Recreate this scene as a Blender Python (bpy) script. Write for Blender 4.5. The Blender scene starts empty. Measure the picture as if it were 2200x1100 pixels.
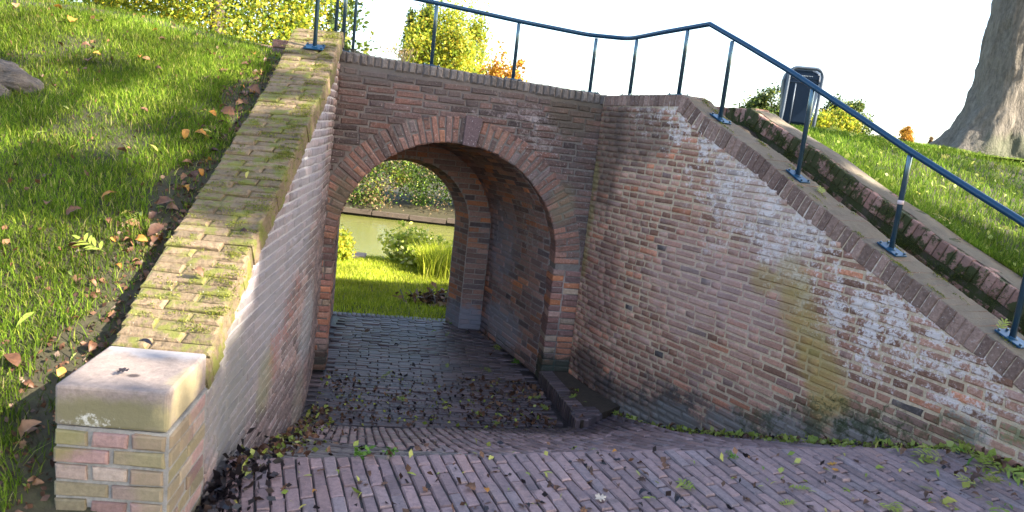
import bpy, math, random
import numpy as np
from mathutils import Matrix, Vector
random.seed(7); rng = np.random.default_rng(7)
SC = bpy.context.scene; COL = SC.collection
R = math.radians
# ------------------------------------------------------------------ camera
F_PX = 1600.0; ROLL = R(6.5); PITCH = R(9.55); CAM = np.array([0, 0, 1.92])
fw = np.array([0, math.cos(PITCH), -math.sin(PITCH)]); r0 = np.array([1, 0, 0.]); u0 = np.array([0, math.sin(PITCH), math.cos(PITCH)])
rt = math.cos(ROLL)*r0 + math.sin(ROLL)*u0; up = math.cos(ROLL)*u0 - math.sin(ROLL)*r0
cd = bpy.data.cameras.new('camera'); cam = bpy.data.objects.new('camera', cd); COL.objects.link(cam)
cd.sensor_width = 36; cd.lens = F_PX/2200*36; cd.clip_start = .05; cd.clip_end = 600
cam.matrix_world = Matrix(((rt[0], up[0], -fw[0], CAM[0]), (rt[1], up[1], -fw[1], CAM[1]), (rt[2], up[2], -fw[2], CAM[2]), (0, 0, 0, 1)))
cd.dof.use_dof = True; cd.dof.focus_distance = 5.0; cd.dof.aperture_fstop = 7.0
SC.camera = cam
# ------------------------------------------------------------------ sky, sun, exposure
SUN_AZ = 112.0; SUN_EL = 33.0
w = bpy.data.worlds.new('World'); SC.world = w; w.use_nodes = True
nt = w.node_tree; sky = nt.nodes.new('ShaderNodeTexSky'); sky.sky_type = 'NISHITA'; sky.sun_disc = False
sky.sun_elevation = R(SUN_EL); sky.sun_rotation = R(SUN_AZ); sky.dust_density = 2.2; sky.air_density = 1.0; sky.ozone_density = 1.0
nt.links.new(sky.outputs[0], nt.nodes['Background'].inputs[0]); nt.nodes['Background'].inputs[1].default_value = 0.15
sun_v = np.array([math.cos(R(SUN_EL))*math.sin(R(SUN_AZ)), math.cos(R(SUN_EL))*math.cos(R(SUN_AZ)), math.sin(R(SUN_EL))])
sl = bpy.data.lights.new('sun', 'SUN'); sl.energy = 5.0; sl.angle = R(.55); sl.color = (1, .93, .80)
so = bpy.data.objects.new('sun', sl); COL.objects.link(so)
so.rotation_euler = Vector(tuple(sun_v)).to_track_quat('Z', 'Y').to_euler()
SC.view_settings.view_transform = 'Standard'; SC.view_settings.look = 'None'; SC.view_settings.gamma = 1
SC.view_settings.use_curve_mapping = False; SC.view_settings.exposure = 2.2
SC.cycles.max_bounces = 8; SC.cycles.use_denoising = True

# ------------------------------------------------------------------ geometry of the place, measured from the photograph
def ray(u, v): return fw + rt*(u-1100)/F_PX + up*(550-v)/F_PX
def proj(P):
    q = np.asarray(P, float)-CAM; z = q@fw; return 1100+F_PX*(q@rt)/z, 550-F_PX*(q@up)/z, z
def at_y(u, v, y): d = ray(u, v); return CAM+d*(y/d[1])
FA = np.array([-1.304, 5.312, 0.]); FT = np.array([.984, .177, 0.]); FN = np.array([-.177, .984, 0.])   # facade: origin, along, inward
def fac(s, z, off=0.): return FA+FT*s+FN*off+np.array([0, 0, z])
def az_r(s): return R(np.interp(s, [0, .3, .8, 1.4, 2.2, 3.2, 4.0], [22, 27, 36, 34, 29, 26, 26]))
DS = .02; _p = np.array([.537, 5.644, 0.]); RW = []
for i in range(280):
    RW.append(_p.copy()); a = az_r((i+.5)*DS); _p = _p+DS*np.array([math.sin(a), -math.cos(a), 0])
RW = np.array(RW)
def rw(s, d=0., z=0.):                      # right wing wall: s along, d behind the face
    if s < 0: p = RW[0]+s*np.array([math.sin(az_r(0)), -math.cos(az_r(0)), 0]); a = az_r(0)
    else:
        k = min(s/DS, len(RW)-1.001); i = int(k); p = RW[i]+(RW[i+1]-RW[i])*(k-i); a = az_r(s)
    return p+d*np.array([math.cos(a), math.sin(a), 0])+np.array([0, 0, z])
def rw_cop(s): return float(np.interp(s, [0, .9, 1.0, 1.08, 1.39, 1.57, 1.74, 1.95, 2.12, 2.28, 2.59, 2.9, 3.12, 5.5], [2.242, 2.262, 2.19, 2.14, 2.01, 1.93, 1.835, 1.73, 1.66, 1.58, 1.45, 1.32, 1.235, .2]))
LWP = np.array([(-1.385, 5.31), (-1.22, 4.56), (-1.11, 3.6), (-1.02, 2.7), (-.945, 2.3), (-.90, 1.95)])
LWT = np.array([(-1.345, 5.31), (-1.215, 4.56), (-1.11, 3.6), (-1.02, 2.7), (-.945, 2.3), (-.90, 1.95)])
def lx(y, z=0.):
    a = np.interp(y, LWP[::-1, 1], LWP[::-1, 0]); b = np.interp(y, LWT[::-1, 1], LWT[::-1, 0]); return float(a+(b-a)*min(max(z/2.4, 0), 1))
def lw_cop(y): return float(np.interp(y, [2.3, 5.3, 6], [1.05, 2.44, 2.5]))
def zF(x, y): return .58+.07*(x+1.01)
CR = np.array([(-1.0, 2.63), (-.625, 2.688), (-.094, 2.772), (.465, 2.857), (1.058, 2.956), (1.363, 2.995), (1.672, 3.03), (2.0, 3.06), (2.14, 2.99)])
TO = [(-1.2, 4.36, 0), (-.98, 4.37, 0), (-.766, 4.395, 0), (-.173, 4.558, 0), (.427, 4.732, 0), (.57, 4.81, 0), (.80, 5.10, .015), (.93, 4.93, .02), (1.04, 4.78, .06), (1.27, 4.45, .19), (1.53, 4.04, .37), (1.69, 3.76, .49), (1.82, 3.52, .60), (1.97, 3.24, .72), (2.11, 3.0, .80)]
def zB(x, y):                                # left grass bank
    xi = lx(min(max(y, 1.95), 5.3))-.33; u = max(0., xi-x)
    z = .98+.465*(y-2.35)
    zp = 2.29+.10*min(u, 4)
    k = 8.; z = -math.log(math.exp(-k*z)+math.exp(-k*zp))/k
    z = max(z, .35+.1*u)
    z += .05*math.sin(1.7*x+.6)*math.sin(1.3*y)*min(u, 1)-.05*math.exp(-u/.12)
    return z
def qz(x, y):
    q = y*.89-x*.454; z = 1.27+.427*(q-1.69); k = 6.
    return max(-math.log(math.exp(-k*z)+math.exp(-k*2.22))/k, .55)
def zM(x, y): return qz(x, y)+.02*math.sin(3*x)*math.sin(2.3*y)-.03
AX = lambda y: -.92-.18*(y-5.6)
def sst(x, a, b): t = min(max((x-a)/(b-a), 0), 1); return t*t*(3-2*t)
def zG(x, y):                                # far side ground
    low = float(np.interp(y, [6.5, 7.6, 12.5, 13.2], [-.01, -.04, -.5, -.95]))
    c = AX(y); hw = 1.25+(.22 if x < c else 1.25)*max(0, y-7)
    k = sst(abs(x-c), hw, hw+2.2) if x > c else sst(abs(x-c), hw+.3, hw+2.4)
    hi = 2.17-1.1*sst(y, 11, 15)-1.9*sst(y, 14, 18)
    return low+(max(hi, low)-low)*k+.03*math.sin(1.1*x)*math.sin(.9*y)*(1-k*.5)
def hit(u, v, zf, t0=.8, t1=60.):            # where the line of sight through a pixel meets a ground surface
    d = ray(u, v); t = t0; pv = None
    while t < t1:
        p = CAM+d*t; g = p[2]-zf(p[0], p[1])
        if g < 0:
            lo, hi = pv if pv else t*.9, t
            for _ in range(18):
                m = (lo+hi)/2; q = CAM+d*m
                if q[2]-zf(q[0], q[1]) < 0: hi = m
                else: lo = m
            return CAM+d*hi
        pv = t; t *= 1.03
    return None

# ------------------------------------------------------------------ object helpers
def tag(o, label=None, cat=None, group=None, kind=None):
    if label: o['label'] = label
    if cat: o['category'] = cat
    if group: o['group'] = group
    if kind: o['kind'] = kind
    return o
def empty(name, loc=(0, 0, 0), label=None, cat=None, group=None):
    o = bpy.data.objects.new(name, None); COL.objects.link(o); o.location = loc; o.empty_display_size = .1
    tag(o, label, cat, group); return o
def link(name, me, parent=None, mw=None):
    o = bpy.data.objects.new(name, me); COL.objects.link(o)
    if mw is not None: o.matrix_world = mw
    if parent is not None:
        o.parent = parent
        if parent.type == 'EMPTY': o.matrix_parent_inverse = Matrix.Translation(parent.location).inverted()
    return o
def mesh(name, V, F, mat, smooth=False, rnd=None, uv=None):
    me = bpy.data.meshes.new(name); V = np.asarray(V, np.float32)
    if isinstance(F, np.ndarray):
        n, k = F.shape
        me.vertices.add(len(V)); me.vertices.foreach_set('co', V.ravel())
        me.loops.add(n*k); me.loops.foreach_set('vertex_index', F.astype(np.int32).ravel())
        me.polygons.add(n); me.polygons.foreach_set('loop_start', np.arange(0, n*k, k, dtype=np.int32)); me.polygons.foreach_set('loop_total', np.full(n, k, np.int32))
        me.update(calc_edges=True)
    else:
        me.from_pydata([tuple(map(float, v)) for v in V], [], [tuple(int(i) for i in f) for f in F])
    if rnd is not None:
        at = me.attributes.new('rnd', 'FLOAT', 'FACE'); at.data.foreach_set('value', np.asarray(rnd, np.float32))
    if smooth: me.polygons.foreach_set('use_smooth', np.ones(len(me.polygons), bool))
    me.materials.append(mat); me.validate(); return me
class MB:
    def __init__(s): s.V = []; s.F = []; s.n = 0
    def add(s, V, F):
        V = np.asarray(V, float); s.V.append(V); s.F += [tuple(i+s.n for i in f) for f in F]; s.n += len(V)
    def box(s, c, ex, ey, ez, sx, sy, sz):
        c = np.asarray(c, float); ex, ey, ez = [np.asarray(e, float) for e in (ex, ey, ez)]
        V = [c+ex*sx*a/2+ey*sy*b/2+ez*sz*d/2 for a in (-1, 1) for b in (-1, 1) for d in (-1, 1)]
        s.add(V, [(0, 1, 3, 2), (4, 6, 7, 5), (0, 4, 5, 1), (2, 3, 7, 6), (0, 2, 6, 4), (1, 5, 7, 3)])
    def tube(s, pts, rad, n=10, cap=True):
        pts = [np.asarray(p, float) for p in pts]; rad = rad if hasattr(rad, '__len__') else [rad]*len(pts)
        V = []; F = []
        up0 = None
        for i, p in enumerate(pts):
            t = (pts[min(i+1, len(pts)-1)]-pts[max(i-1, 0)]); t = t/np.linalg.norm(t)
            if up0 is None: up0 = np.array([0, 0, 1.]) if abs(t[2]) < .9 else np.array([1., 0, 0])
            a = np.cross(t, up0); a /= np.linalg.norm(a); b = np.cross(a, t); up0 = b
            V += [p+rad[i]*(a*math.cos(k*2*math.pi/n)+b*math.sin(k*2*math.pi/n)) for k in range(n)]
        for i in range(len(pts)-1):
            F += [(i*n+k, i*n+(k+1) % n, (i+1)*n+(k+1) % n, (i+1)*n+k) for k in range(n)]
        if cap: F += [tuple(range(n))[::-1], tuple((len(pts)-1)*n+k for k in range(n))]
        s.add(V, F)
    def build(s, name, mat, parent=None, smooth=False, bevel=0):
        o = link(name, mesh(name, np.concatenate(s.V), s.F, mat, smooth), parent)
        if bevel:
            m = o.modifiers.new('b', 'BEVEL'); m.width = bevel; m.segments = 2; m.limit_method = 'ANGLE'
        return o
def grid_mesh(P):                            # P: array (n,m,3)
    n, m = P.shape[:2]; V = P.reshape(-1, 3)
    i, j = np.meshgrid(np.arange(n-1), np.arange(m-1), indexing='ij'); a = (i*m+j).ravel()
    return V, np.stack([a, a+1, a+m+1, a+m], 1)

# ------------------------------------------------------------------ materials
def newmat(name):
    m = bpy.data.materials.new(name); m.use_nodes = True; return m, m.node_tree, m.node_tree.nodes['Principled BSDF']
def N(nt, t, **k):
    n = nt.nodes.new(t)
    for a, b in k.items(): setattr(n, a, b)
    return n
def ramp(nt, fac, stops, interp='LINEAR'):
    r = N(nt, 'ShaderNodeValToRGB'); e = r.color_ramp.elements; r.color_ramp.interpolation = interp
    while len(e) < len(stops): e.new(.5)
    for x, (p, c) in zip(e, stops): x.position = p; x.color = (c if hasattr(c, '__len__') else (c, c, c))[:3]+(1,) if not hasattr(c, '__len__') else tuple(c[:3])+(1,)
    nt.links.new(fac, r.inputs[0]); return r.outputs[0]
def noise(nt, vec, scale, detail=4, rough=.6, dist=0.):
    n = N(nt, 'ShaderNodeTexNoise'); n.inputs['Scale'].default_value = scale; n.inputs['Detail'].default_value = detail
    n.inputs['Roughness'].default_value = rough; n.inputs['Distortion'].default_value = dist
    nt.links.new(vec, n.inputs['Vector']); return n.outputs[0]
def mth(nt, op, a, b=None, c=None, clamp=False):
    n = N(nt, 'ShaderNodeMath', operation=op); n.use_clamp = clamp
    for i, x in enumerate((a, b, c)):
        if x is None: continue
        if isinstance(x, (int, float)): n.inputs[i].default_value = x
        else: nt.links.new(x, n.inputs[i])
    return n.outputs[0]
def mixc(nt, f, a, b, mode='MIX'):
    n = N(nt, 'ShaderNodeMix', data_type='RGBA', blend_type=mode)
    for i, x in ((0, f), (6, a), (7, b)):
        if isinstance(x, (int, float)): n.inputs[i].default_value = x
        elif isinstance(x, tuple): n.inputs[i].default_value = tuple(x)+(1,) if len(x) == 3 else x
        else: nt.links.new(x, n.inputs[i])
    return n.outputs[2]
def rndval(nt):
    a = N(nt, 'ShaderNodeAttribute', attribute_name='rnd'); o = N(nt, 'ShaderNodeObjectInfo')
    return mth(nt, 'FRACT', mth(nt, 'ADD', a.outputs['Fac'], o.outputs['Random']))
# a stain: (centre, radii, colour, kind of edge, amount)   kinds: soft, speck, blotch
def masonry(name, stops, stains=(), rough=.85, bump=.5, grain=(.72, 1.3), gscale=55, per=True, spec=.3, wear=None, vari=.5, stretch=None, top=None):
    m, nt, b = newmat(name); geo = N(nt, 'ShaderNodeNewGeometry'); pos = geo.outputs['Position']; wpos = pos
    if stretch: vm = N(nt, 'ShaderNodeVectorMath', operation='MULTIPLY'); nt.links.new(pos, vm.inputs[0]); vm.inputs[1].default_value = stretch; pos = vm.outputs[0]
    n_big = noise(nt, pos, 2.3, 3, .6); n_mid = noise(nt, pos, 11, 5, .7); n_fine = noise(nt, pos, gscale, 5, .75); n_speck = noise(nt, pos, 85, 2, .6)
    if per:
        r = rndval(nt); col = ramp(nt, r, stops)
        v = mth(nt, 'MULTIPLY_ADD', mth(nt, 'FRACT', mth(nt, 'MULTIPLY', r, 37.7)), vari, 1-vari/2)
        col = mixc(nt, 1., col, N_comb(nt, v), 'MULTIPLY')
    else: col = ramp(nt, n_mid, stops)
    g = N(nt, 'ShaderNodeMapRange'); nt.links.new(n_fine, g.inputs[0]); g.inputs[1].default_value = .28; g.inputs[2].default_value = .72
    g.inputs[3].default_value = grain[0]; g.inputs[4].default_value = grain[1]
    col = mixc(nt, 1., col, N_comb(nt, g.outputs[0]), 'MULTIPLY')
    if wear:                                   # (colour, threshold noise, amount): lichen or lime scattered over the whole wall
        for (wc, lo, hi, amt, which) in wear:
            src = {'fine': n_fine, 'mid': n_mid, 'speck': n_speck, 'big': n_big}[which]
            mr = N(nt, 'ShaderNodeMapRange', interpolation_type='SMOOTHSTEP'); nt.links.new(src, mr.inputs[0]); mr.inputs[1].default_value = lo; mr.inputs[2].default_value = hi; mr.inputs[4].default_value = amt
            col = mixc(nt, mr.outputs[0], col, wc)
    for c, rad, sc, kind, amt in stains:
        s = N(nt, 'ShaderNodeVectorMath', operation='SUBTRACT'); nt.links.new(wpos, s.inputs[0]); s.inputs[1].default_value = tuple(map(float, c))
        q = N(nt, 'ShaderNodeVectorMath', operation='DIVIDE'); nt.links.new(s.outputs[0], q.inputs[0]); q.inputs[1].default_value = rad
        l = N(nt, 'ShaderNodeVectorMath', operation='LENGTH'); nt.links.new(q.outputs[0], l.inputs[0])
        base = mth(nt, 'SUBTRACT', 1., l.outputs['Value'])
        if kind == 'soft': e = mth(nt, 'ADD', base, mth(nt, 'MULTIPLY_ADD', n_mid, 1.0, -.5)); lo, hi = 0, .5
        elif kind == 'speck': e = mth(nt, 'ADD', mth(nt, 'MINIMUM', base, .45), mth(nt, 'ADD', mth(nt, 'MULTIPLY_ADD', n_fine, 2.6, -1.45), mth(nt, 'MULTIPLY_ADD', n_mid, 3.0, -1.5))); lo, hi = .15, .65
        else: e = mth(nt, 'ADD', mth(nt, 'MINIMUM', base, .5), mth(nt, 'ADD', mth(nt, 'MULTIPLY_ADD', n_mid, 2.6, -1.3), mth(nt, 'MULTIPLY_ADD', n_fine, 2.6, -1.3))); lo, hi = .1, .75
        mr = N(nt, 'ShaderNodeMapRange', interpolation_type='SMOOTHSTEP'); nt.links.new(e, mr.inputs[0]); mr.inputs[1].default_value = lo; mr.inputs[2].default_value = hi; mr.inputs[4].default_value = amt
        col = mixc(nt, mr.outputs[0], col, sc)
    if top:
        sx = N(nt, 'ShaderNodeSeparateXYZ'); nt.links.new(geo.outputs['True Normal'], sx.inputs[0]); mr = N(nt, 'ShaderNodeMapRange', interpolation_type='SMOOTHSTEP')
        nt.links.new(mth(nt, 'ADD', sx.outputs[2], mth(nt, 'MULTIPLY_ADD', n_mid, .5, -.25)), mr.inputs[0]); mr.inputs[1].default_value = .45; mr.inputs[2].default_value = .8; mr.inputs[4].default_value = top[1]; col = mixc(nt, mr.outputs[0], col, mixc(nt, n_mid, top[0], top[2]))
    nt.links.new(col, b.inputs['Base Color']); b.inputs['Roughness'].default_value = rough; b.inputs['Specular IOR Level'].default_value = spec
    bp = N(nt, 'ShaderNodeBump'); bp.inputs['Strength'].default_value = bump; bp.inputs['Distance'].default_value = .006
    nt.links.new(mth(nt, 'ADD', n_fine, mth(nt, 'MULTIPLY', n_mid, .8)), bp.inputs['Height']); nt.links.new(bp.outputs[0], b.inputs['Normal'])
    return m
def N_comb(nt, v):
    c = N(nt, 'ShaderNodeCombineColor')
    for i in range(3): nt.links.new(v, c.inputs[i])
    return c.outputs[0]
def plain(name, col, rough=.6, metal=0, spec=.5, coat=0):
    m, nt, b = newmat(name); b.inputs['Base Color'].default_value = tuple(col)+(1,); b.inputs['Roughness'].default_value = rough
    b.inputs['Metallic'].default_value = metal; b.inputs['Specular IOR Level'].default_value = spec; b.inputs['Coat Weight'].default_value = coat
    pos = N(nt, 'ShaderNodeNewGeometry').outputs['Position']; n = noise(nt, pos, 30, 5, .7)
    mr = N(nt, 'ShaderNodeMapRange'); nt.links.new(n, mr.inputs[0]); mr.inputs[3].default_value = .75; mr.inputs[4].default_value = 1.25
    nt.links.new(mixc(nt, 1., tuple(col), N_comb(nt, mr.outputs[0]), 'MULTIPLY'), b.inputs['Base Color'])
    return m
def leafmat(name, stops, trans=.45, rough=.5, gloss=.3, vary=0.):
    m, nt, b = newmat(name); r = rndval(nt); col = ramp(nt, r, stops)
    if vary:
        pos = N(nt, 'ShaderNodeNewGeometry').outputs['Position']; n = noise(nt, pos, vary, 3, .6)
        mr = N(nt, 'ShaderNodeMapRange'); nt.links.new(n, mr.inputs[0]); mr.inputs[1].default_value = .3; mr.inputs[2].default_value = .7; mr.inputs[3].default_value = .45; mr.inputs[4].default_value = 1.35  # patchy tone, contrast raised to paint shaded gaps into the crowns
        col = mixc(nt, 1., col, N_comb(nt, mr.outputs[0]), 'MULTIPLY')
    nt.links.new(col, b.inputs['Base Color']); b.inputs['Roughness'].default_value = rough; b.inputs['Specular IOR Level'].default_value = gloss
    if trans:
        t = N(nt, 'ShaderNodeBsdfTranslucent'); nt.links.new(col, t.inputs[0]); mx = N(nt, 'ShaderNodeMixShader'); mx.inputs[0].default_value = trans
        nt.links.new(b.outputs[0], mx.inputs[1]); nt.links.new(t.outputs[0], mx.inputs[2]); nt.links.new(mx.outputs[0], nt.nodes['Material Output'].inputs[0])
    return m
def on_rw(u, v, d=0.):                       # point of the right wing wall seen at a pixel of the photo
    dd = ray(u, v); best = None
    for i in range(len(RW)-1):
        a, c = RW[i]-CAM, RW[i+1]-CAM
        ka = a[0]*dd[1]-a[1]*dd[0]; kc = c[0]*dd[1]-c[1]*dd[0]
        if ka*kc <= 0: f = ka/(ka-kc); p = RW[i]+(RW[i+1]-RW[i])*f; t = (p[1]-CAM[1])/dd[1]; return CAM+dd*t
    d_ = ray(u, v); t = (RW[0, 1]-.02)/d_[1]; return CAM+d_*t
def on_lw(u, v):
    dd = ray(u, v)
    for i in range(len(LWP)-1):
        a, c = np.append(LWP[i], 0), np.append(LWP[i+1], 0); ka = a[0]*dd[1]-a[1]*dd[0]; kc = c[0]*dd[1]-c[1]*dd[0]
        if ka*kc <= 0: f = ka/(ka-kc); p = a+(c-a)*f; return CAM+dd*(p[1]/dd[1])
    return np.array([-1.3, 4.9, 1.])
def on_fac(u, v): d = ray(u, v); return CAM+d*(((FA-CAM)@FN)/(d@FN))
WHITE = (.62, .52, .47); MOSS = (.07, .10, .012); DKMOSS = (.035, .045, .012); OCHRE = (.30, .21, .05); STAIN_SHADE = (.03, .028, .028); CEM = (.20, .18, .16)
BR_R = [(0, (.20, .10, .065)), (.2, (.29, .145, .095)), (.45, (.37, .19, .13)), (.7, (.43, .245, .17)), (.82, (.29, .165, .13)), (.9, (.50, .20, .11)), (.965, (.33, .19, .145)), (.985, (.08, .065, .06)), (1, (.08, .065, .06))]
st_r = []
for (u, v, ru, k, a) in [(1480, 240, .30, 'speck', .8), (1560, 330, .38, 'speck', .85), (1600, 400, .36, 'soft', .35), (1620, 420, .34, 'speck', .8), (1700, 520, .34, 'speck', .8), (1700, 500, .3, 'soft', .3), (1760, 620, .26, 'speck', .8), (1830, 700, .26, 'speck', .8),
                         (1900, 640, .30, 'speck', .75), (1960, 720, .28, 'speck', .75), (2060, 790, .3, 'speck', .7), (1880, 760, .2, 'speck', .7), (1400, 220, .25, 'speck', .4), (1540, 500, .22, 'speck', .4), (2120, 860, .25, 'speck', .5)]:
    st_r.append((on_rw(u, v), (ru, ru, ru), WHITE, k, a))
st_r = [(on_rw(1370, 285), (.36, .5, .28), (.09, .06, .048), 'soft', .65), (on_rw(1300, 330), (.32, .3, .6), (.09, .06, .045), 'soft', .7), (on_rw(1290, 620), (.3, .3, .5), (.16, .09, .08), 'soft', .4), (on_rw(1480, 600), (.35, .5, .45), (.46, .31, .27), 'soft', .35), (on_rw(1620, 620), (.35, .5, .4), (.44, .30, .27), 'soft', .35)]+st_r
for (u, v, r_) in [(1700, 600, .17), (1712, 660, .17), (1735, 720, .18), (1755, 780, .18), (1775, 835, .18), (1785, 885, .15), (1640, 600, .12)]: st_r.append((on_rw(u, v), (r_, r_, r_), (.34, .235, .06), 'soft', .48))
for (u, v, r_) in [(1255, 470, .12), (1245, 560, .1), (1270, 380, .1)]: st_r.append((on_rw(u, v), (r_, r_, r_*2), (.22, .18, .06), 'soft', .6))
for (u, v, r_, c, k) in [(1260, 790, .24, STAIN_SHADE, 'soft'), (1310, 850, .2, (.05, .045, .042), 'soft'), (1440, 880, .18, (.06, .055, .05), 'soft'), (1330, 860, .24, (.06, .05, .048), 'blotch'), (1420, 850, .22, (.06, .05, .045), 'blotch'), (1500, 880, .2, (.07, .06, .055), 'blotch'), (1400, 890, .2, (.10, .09, .08), 'soft'), (1350, 905, .22, CEM, 'soft'), (1450, 910, .22, CEM, 'soft'), (1580, 925, .2, CEM, 'soft'), (1700, 935, .2, CEM, 'soft'), (1850, 950, .2, CEM, 'soft'),  # dark wall foot: stains deepened with contact shade painted into the colour
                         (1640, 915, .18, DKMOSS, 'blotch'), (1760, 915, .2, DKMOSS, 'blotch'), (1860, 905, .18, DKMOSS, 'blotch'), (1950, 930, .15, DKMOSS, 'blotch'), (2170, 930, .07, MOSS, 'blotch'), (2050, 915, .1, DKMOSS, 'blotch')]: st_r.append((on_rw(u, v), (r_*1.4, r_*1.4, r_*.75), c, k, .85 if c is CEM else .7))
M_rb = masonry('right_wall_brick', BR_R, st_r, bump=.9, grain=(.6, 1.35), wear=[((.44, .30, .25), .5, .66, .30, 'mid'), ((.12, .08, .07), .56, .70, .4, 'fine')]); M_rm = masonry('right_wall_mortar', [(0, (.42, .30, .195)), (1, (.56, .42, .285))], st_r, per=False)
BR_F = [(0, (.065, .045, .042)), (.35, (.115, .072, .062)), (.65, (.175, .098, .08)), (.85, (.11, .08, .078)), (.96, (.21, .10, .075)), (1, (.27, .12, .08))]
st_f = [(on_fac(u, v), (a, a, b), c, k, m) for (u, v, a, b, c, k, m) in [(1110, 240, .35, .12, (.36, .28, .27), 'speck', .55), (1160, 290, .2, .2, (.36, .30, .28), 'speck', .5), (790, 150, .5, .1, (.10, .09, .085), 'soft', .6), (1000, 200, .8, .15, (.12, .09, .08), 'soft', .4), (1240, 230, .3, .3, (.10, .075, .05), 'soft', .6), (1210, 440, .12, .2, (.20, .17, .09), 'soft', .35), (740, 430, .15, .2, (.14, .12, .07), 'soft', .5), (1180, 800, .3, .15, (.025, .04, .03), 'soft', .9), (680, 790, .3, .12, (.03, .04, .03), 'soft', .8), (1200, 640, .1, .25, (.42, .34, .30), 'soft', .5)]]
M_fb = masonry('facade_brick', BR_F, st_f, bump=1.2, grain=(.55, 1.4), wear=[((.10, .085, .08), .48, .62, .5, 'mid'), ((.30, .24, .22), .56, .70, .45, 'fine'), ((.45, .38, .36), .66, .72, .7, 'speck')]); M_fm = masonry('facade_mortar', [(0, (.12, .10, .09)), (1, (.20, .17, .15))], st_f, per=False)
M_arch = masonry('arch_brick_red', [(0, (.12, .08, .07)), (.3, (.24, .12, .09)), (.6, (.29, .14, .10)), (.8, (.18, .13, .12)), (1, (.36, .16, .09))], st_f, bump=1.2, grain=(.55, 1.4), wear=[((.12, .10, .09), .48, .62, .45, 'mid'), ((.36, .31, .29), .58, .72, .45, 'fine'), ((.5, .45, .42), .67, .72, .8, 'speck')])
M_key = masonry('keystone', [(0, (.10, .065, .068)), (1, (.15, .10, .10))], [], per=False, wear=[((.5, .45, .45), .66, .70, .8, 'speck')])
M_cap = masonry('coping_grey', [(0, (.10, .085, .08)), (.5, (.16, .135, .12)), (1, (.13, .11, .10))], [], bump=.9, wear=[((.4, .38, .36), .70, .74, .6, 'speck')], top=((.16, .14, .12), .8, (.22, .2, .16)))
M_capr = masonry('coping_brown', [(0, (.16, .095, .075)), (.5, (.235, .145, .11)), (1, (.29, .18, .14))], [], bump=1.1, grain=(.55, 1.35), wear=[((.5, .45, .42), .68, .73, .8, 'speck'), ((.36, .28, .23), .55, .68, .4, 'fine')], top=((.055, .045, .035), .85, (.19, .165, .11)))  # upward faces: mossy grey, its colour darkened to stand in for shade
st_t = [(fac(1.3, .9, 1.0), (.35, .5, .5), (.24, .24, .27), 'soft', .6), (fac(1.4, .2, .9), (.4, .6, .25), (.26, .25, .27), 'soft', .7), (fac(1.2, .1, 1.5), (.35, .35, .2), (.20, .21, .25), 'soft', .8), (fac(1.5, 1.2, .5), (.3, .3, .3), (.3, .27, .25), 'speck', .6)]
M_tb = masonry('tunnel_brick', [(0, (.10, .075, .075)), (.35, (.20, .12, .10)), (.7, (.27, .16, .13)), (.9, (.33, .15, .09)), (1, (.45, .17, .08))], st_t); M_tm = masonry('tunnel_mortar', [(0, (.20, .17, .15)), (1, (.32, .27, .24))], st_t, per=False)
st_l = []
for (u, v, r_, c, k, a) in [(690, 300, .5, (.36, .34, .365), 'soft', .6), (650, 450, .5, (.37, .355, .375), 'soft', .65), (600, 600, .5, (.35, .33, .345), 'soft', .65), (560, 700, .5, (.32, .30, .31), 'soft', .6), (660, 700, .35, (.40, .40, .40), 'soft', .65), (480, 800, .4, (.34, .31, .28), 'soft', .8), (500, 900, .35, (.24, .23, .22), 'soft', .8),
                            (620, 680, .16, (.36, .16, .13), 'blotch', .85), (590, 760, .16, (.36, .17, .14), 'blotch', .8), (640, 620, .12, (.38, .17, .13), 'blotch', .7), (655, 800, .15, (.36, .2, .18), 'blotch', .6), (570, 820, .2, (.28, .27, .12), 'soft', .45), (640, 860, .25, (.3, .3, .22), 'soft', .4), (400, 900, .2, (.40, .33, .18), 'soft', .7), (390, 1000, .2, (.40, .33, .2), 'soft', .6)]:
    st_l.append((on_lw(u, v) if u > 450 else np.array([-.9, 2.1, .9 if v < 950 else .75]), (r_*.6, r_, r_), c, k, a))
st_lb = [(c, r_, tuple(x*.74 for x in col), k, a) for c, r_, col, k, a in st_l]
M_lb = masonry('left_wall_brick', [(0, (.16, .12, .11)), (.5, (.25, .19, .18)), (1, (.32, .22, .19))], st_lb, bump=1.6, grain=(.42, 1.5), gscale=36); M_lm = masonry('left_wall_mortar', [(0, (.40, .37, .35)), (1, (.52, .48, .46))], st_l, per=False, bump=1.4, grain=(.5, 1.4), gscale=36)
M_lc = masonry('left_coping_brick', [(0, (.14, .10, .058)), (.5, (.185, .13, .075)), (.9, (.215, .15, .09)), (1, (.20, .14, .085))], [], vari=.22, bump=1.8, grain=(.42, 1.45), gscale=40, wear=[((.13, .14, .02), .47, .60, .8, 'mid'), ((.07, .055, .035), .56, .68, .5, 'fine'), ((.45, .42, .36), .715, .74, .6, 'speck')])
M_lcm = masonry('left_coping_joint', [(0, (.07, .06, .035)), (1, (.16, .14, .06))], [], per=False, bump=1.)
M_pb = masonry('pier_brick', [(0, (.34, .27, .21)), (.35, (.24, .145, .125)), (.7, (.27, .17, .15)), (.85, (.22, .18, .11)), (1, (.20, .15, .09))], [(np.array([-.9, 1.95, .95]), (.12, .3, .4), (.24, .21, .10), 'soft', .5), (np.array([-1.2, 1.95, .96]), (.12, .2, .1), (.2, .18, .05), 'soft', .7)])
M_pm = masonry('pier_mortar', [(0, (.20, .185, .165)), (1, (.29, .27, .24))], [], per=False)
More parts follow.
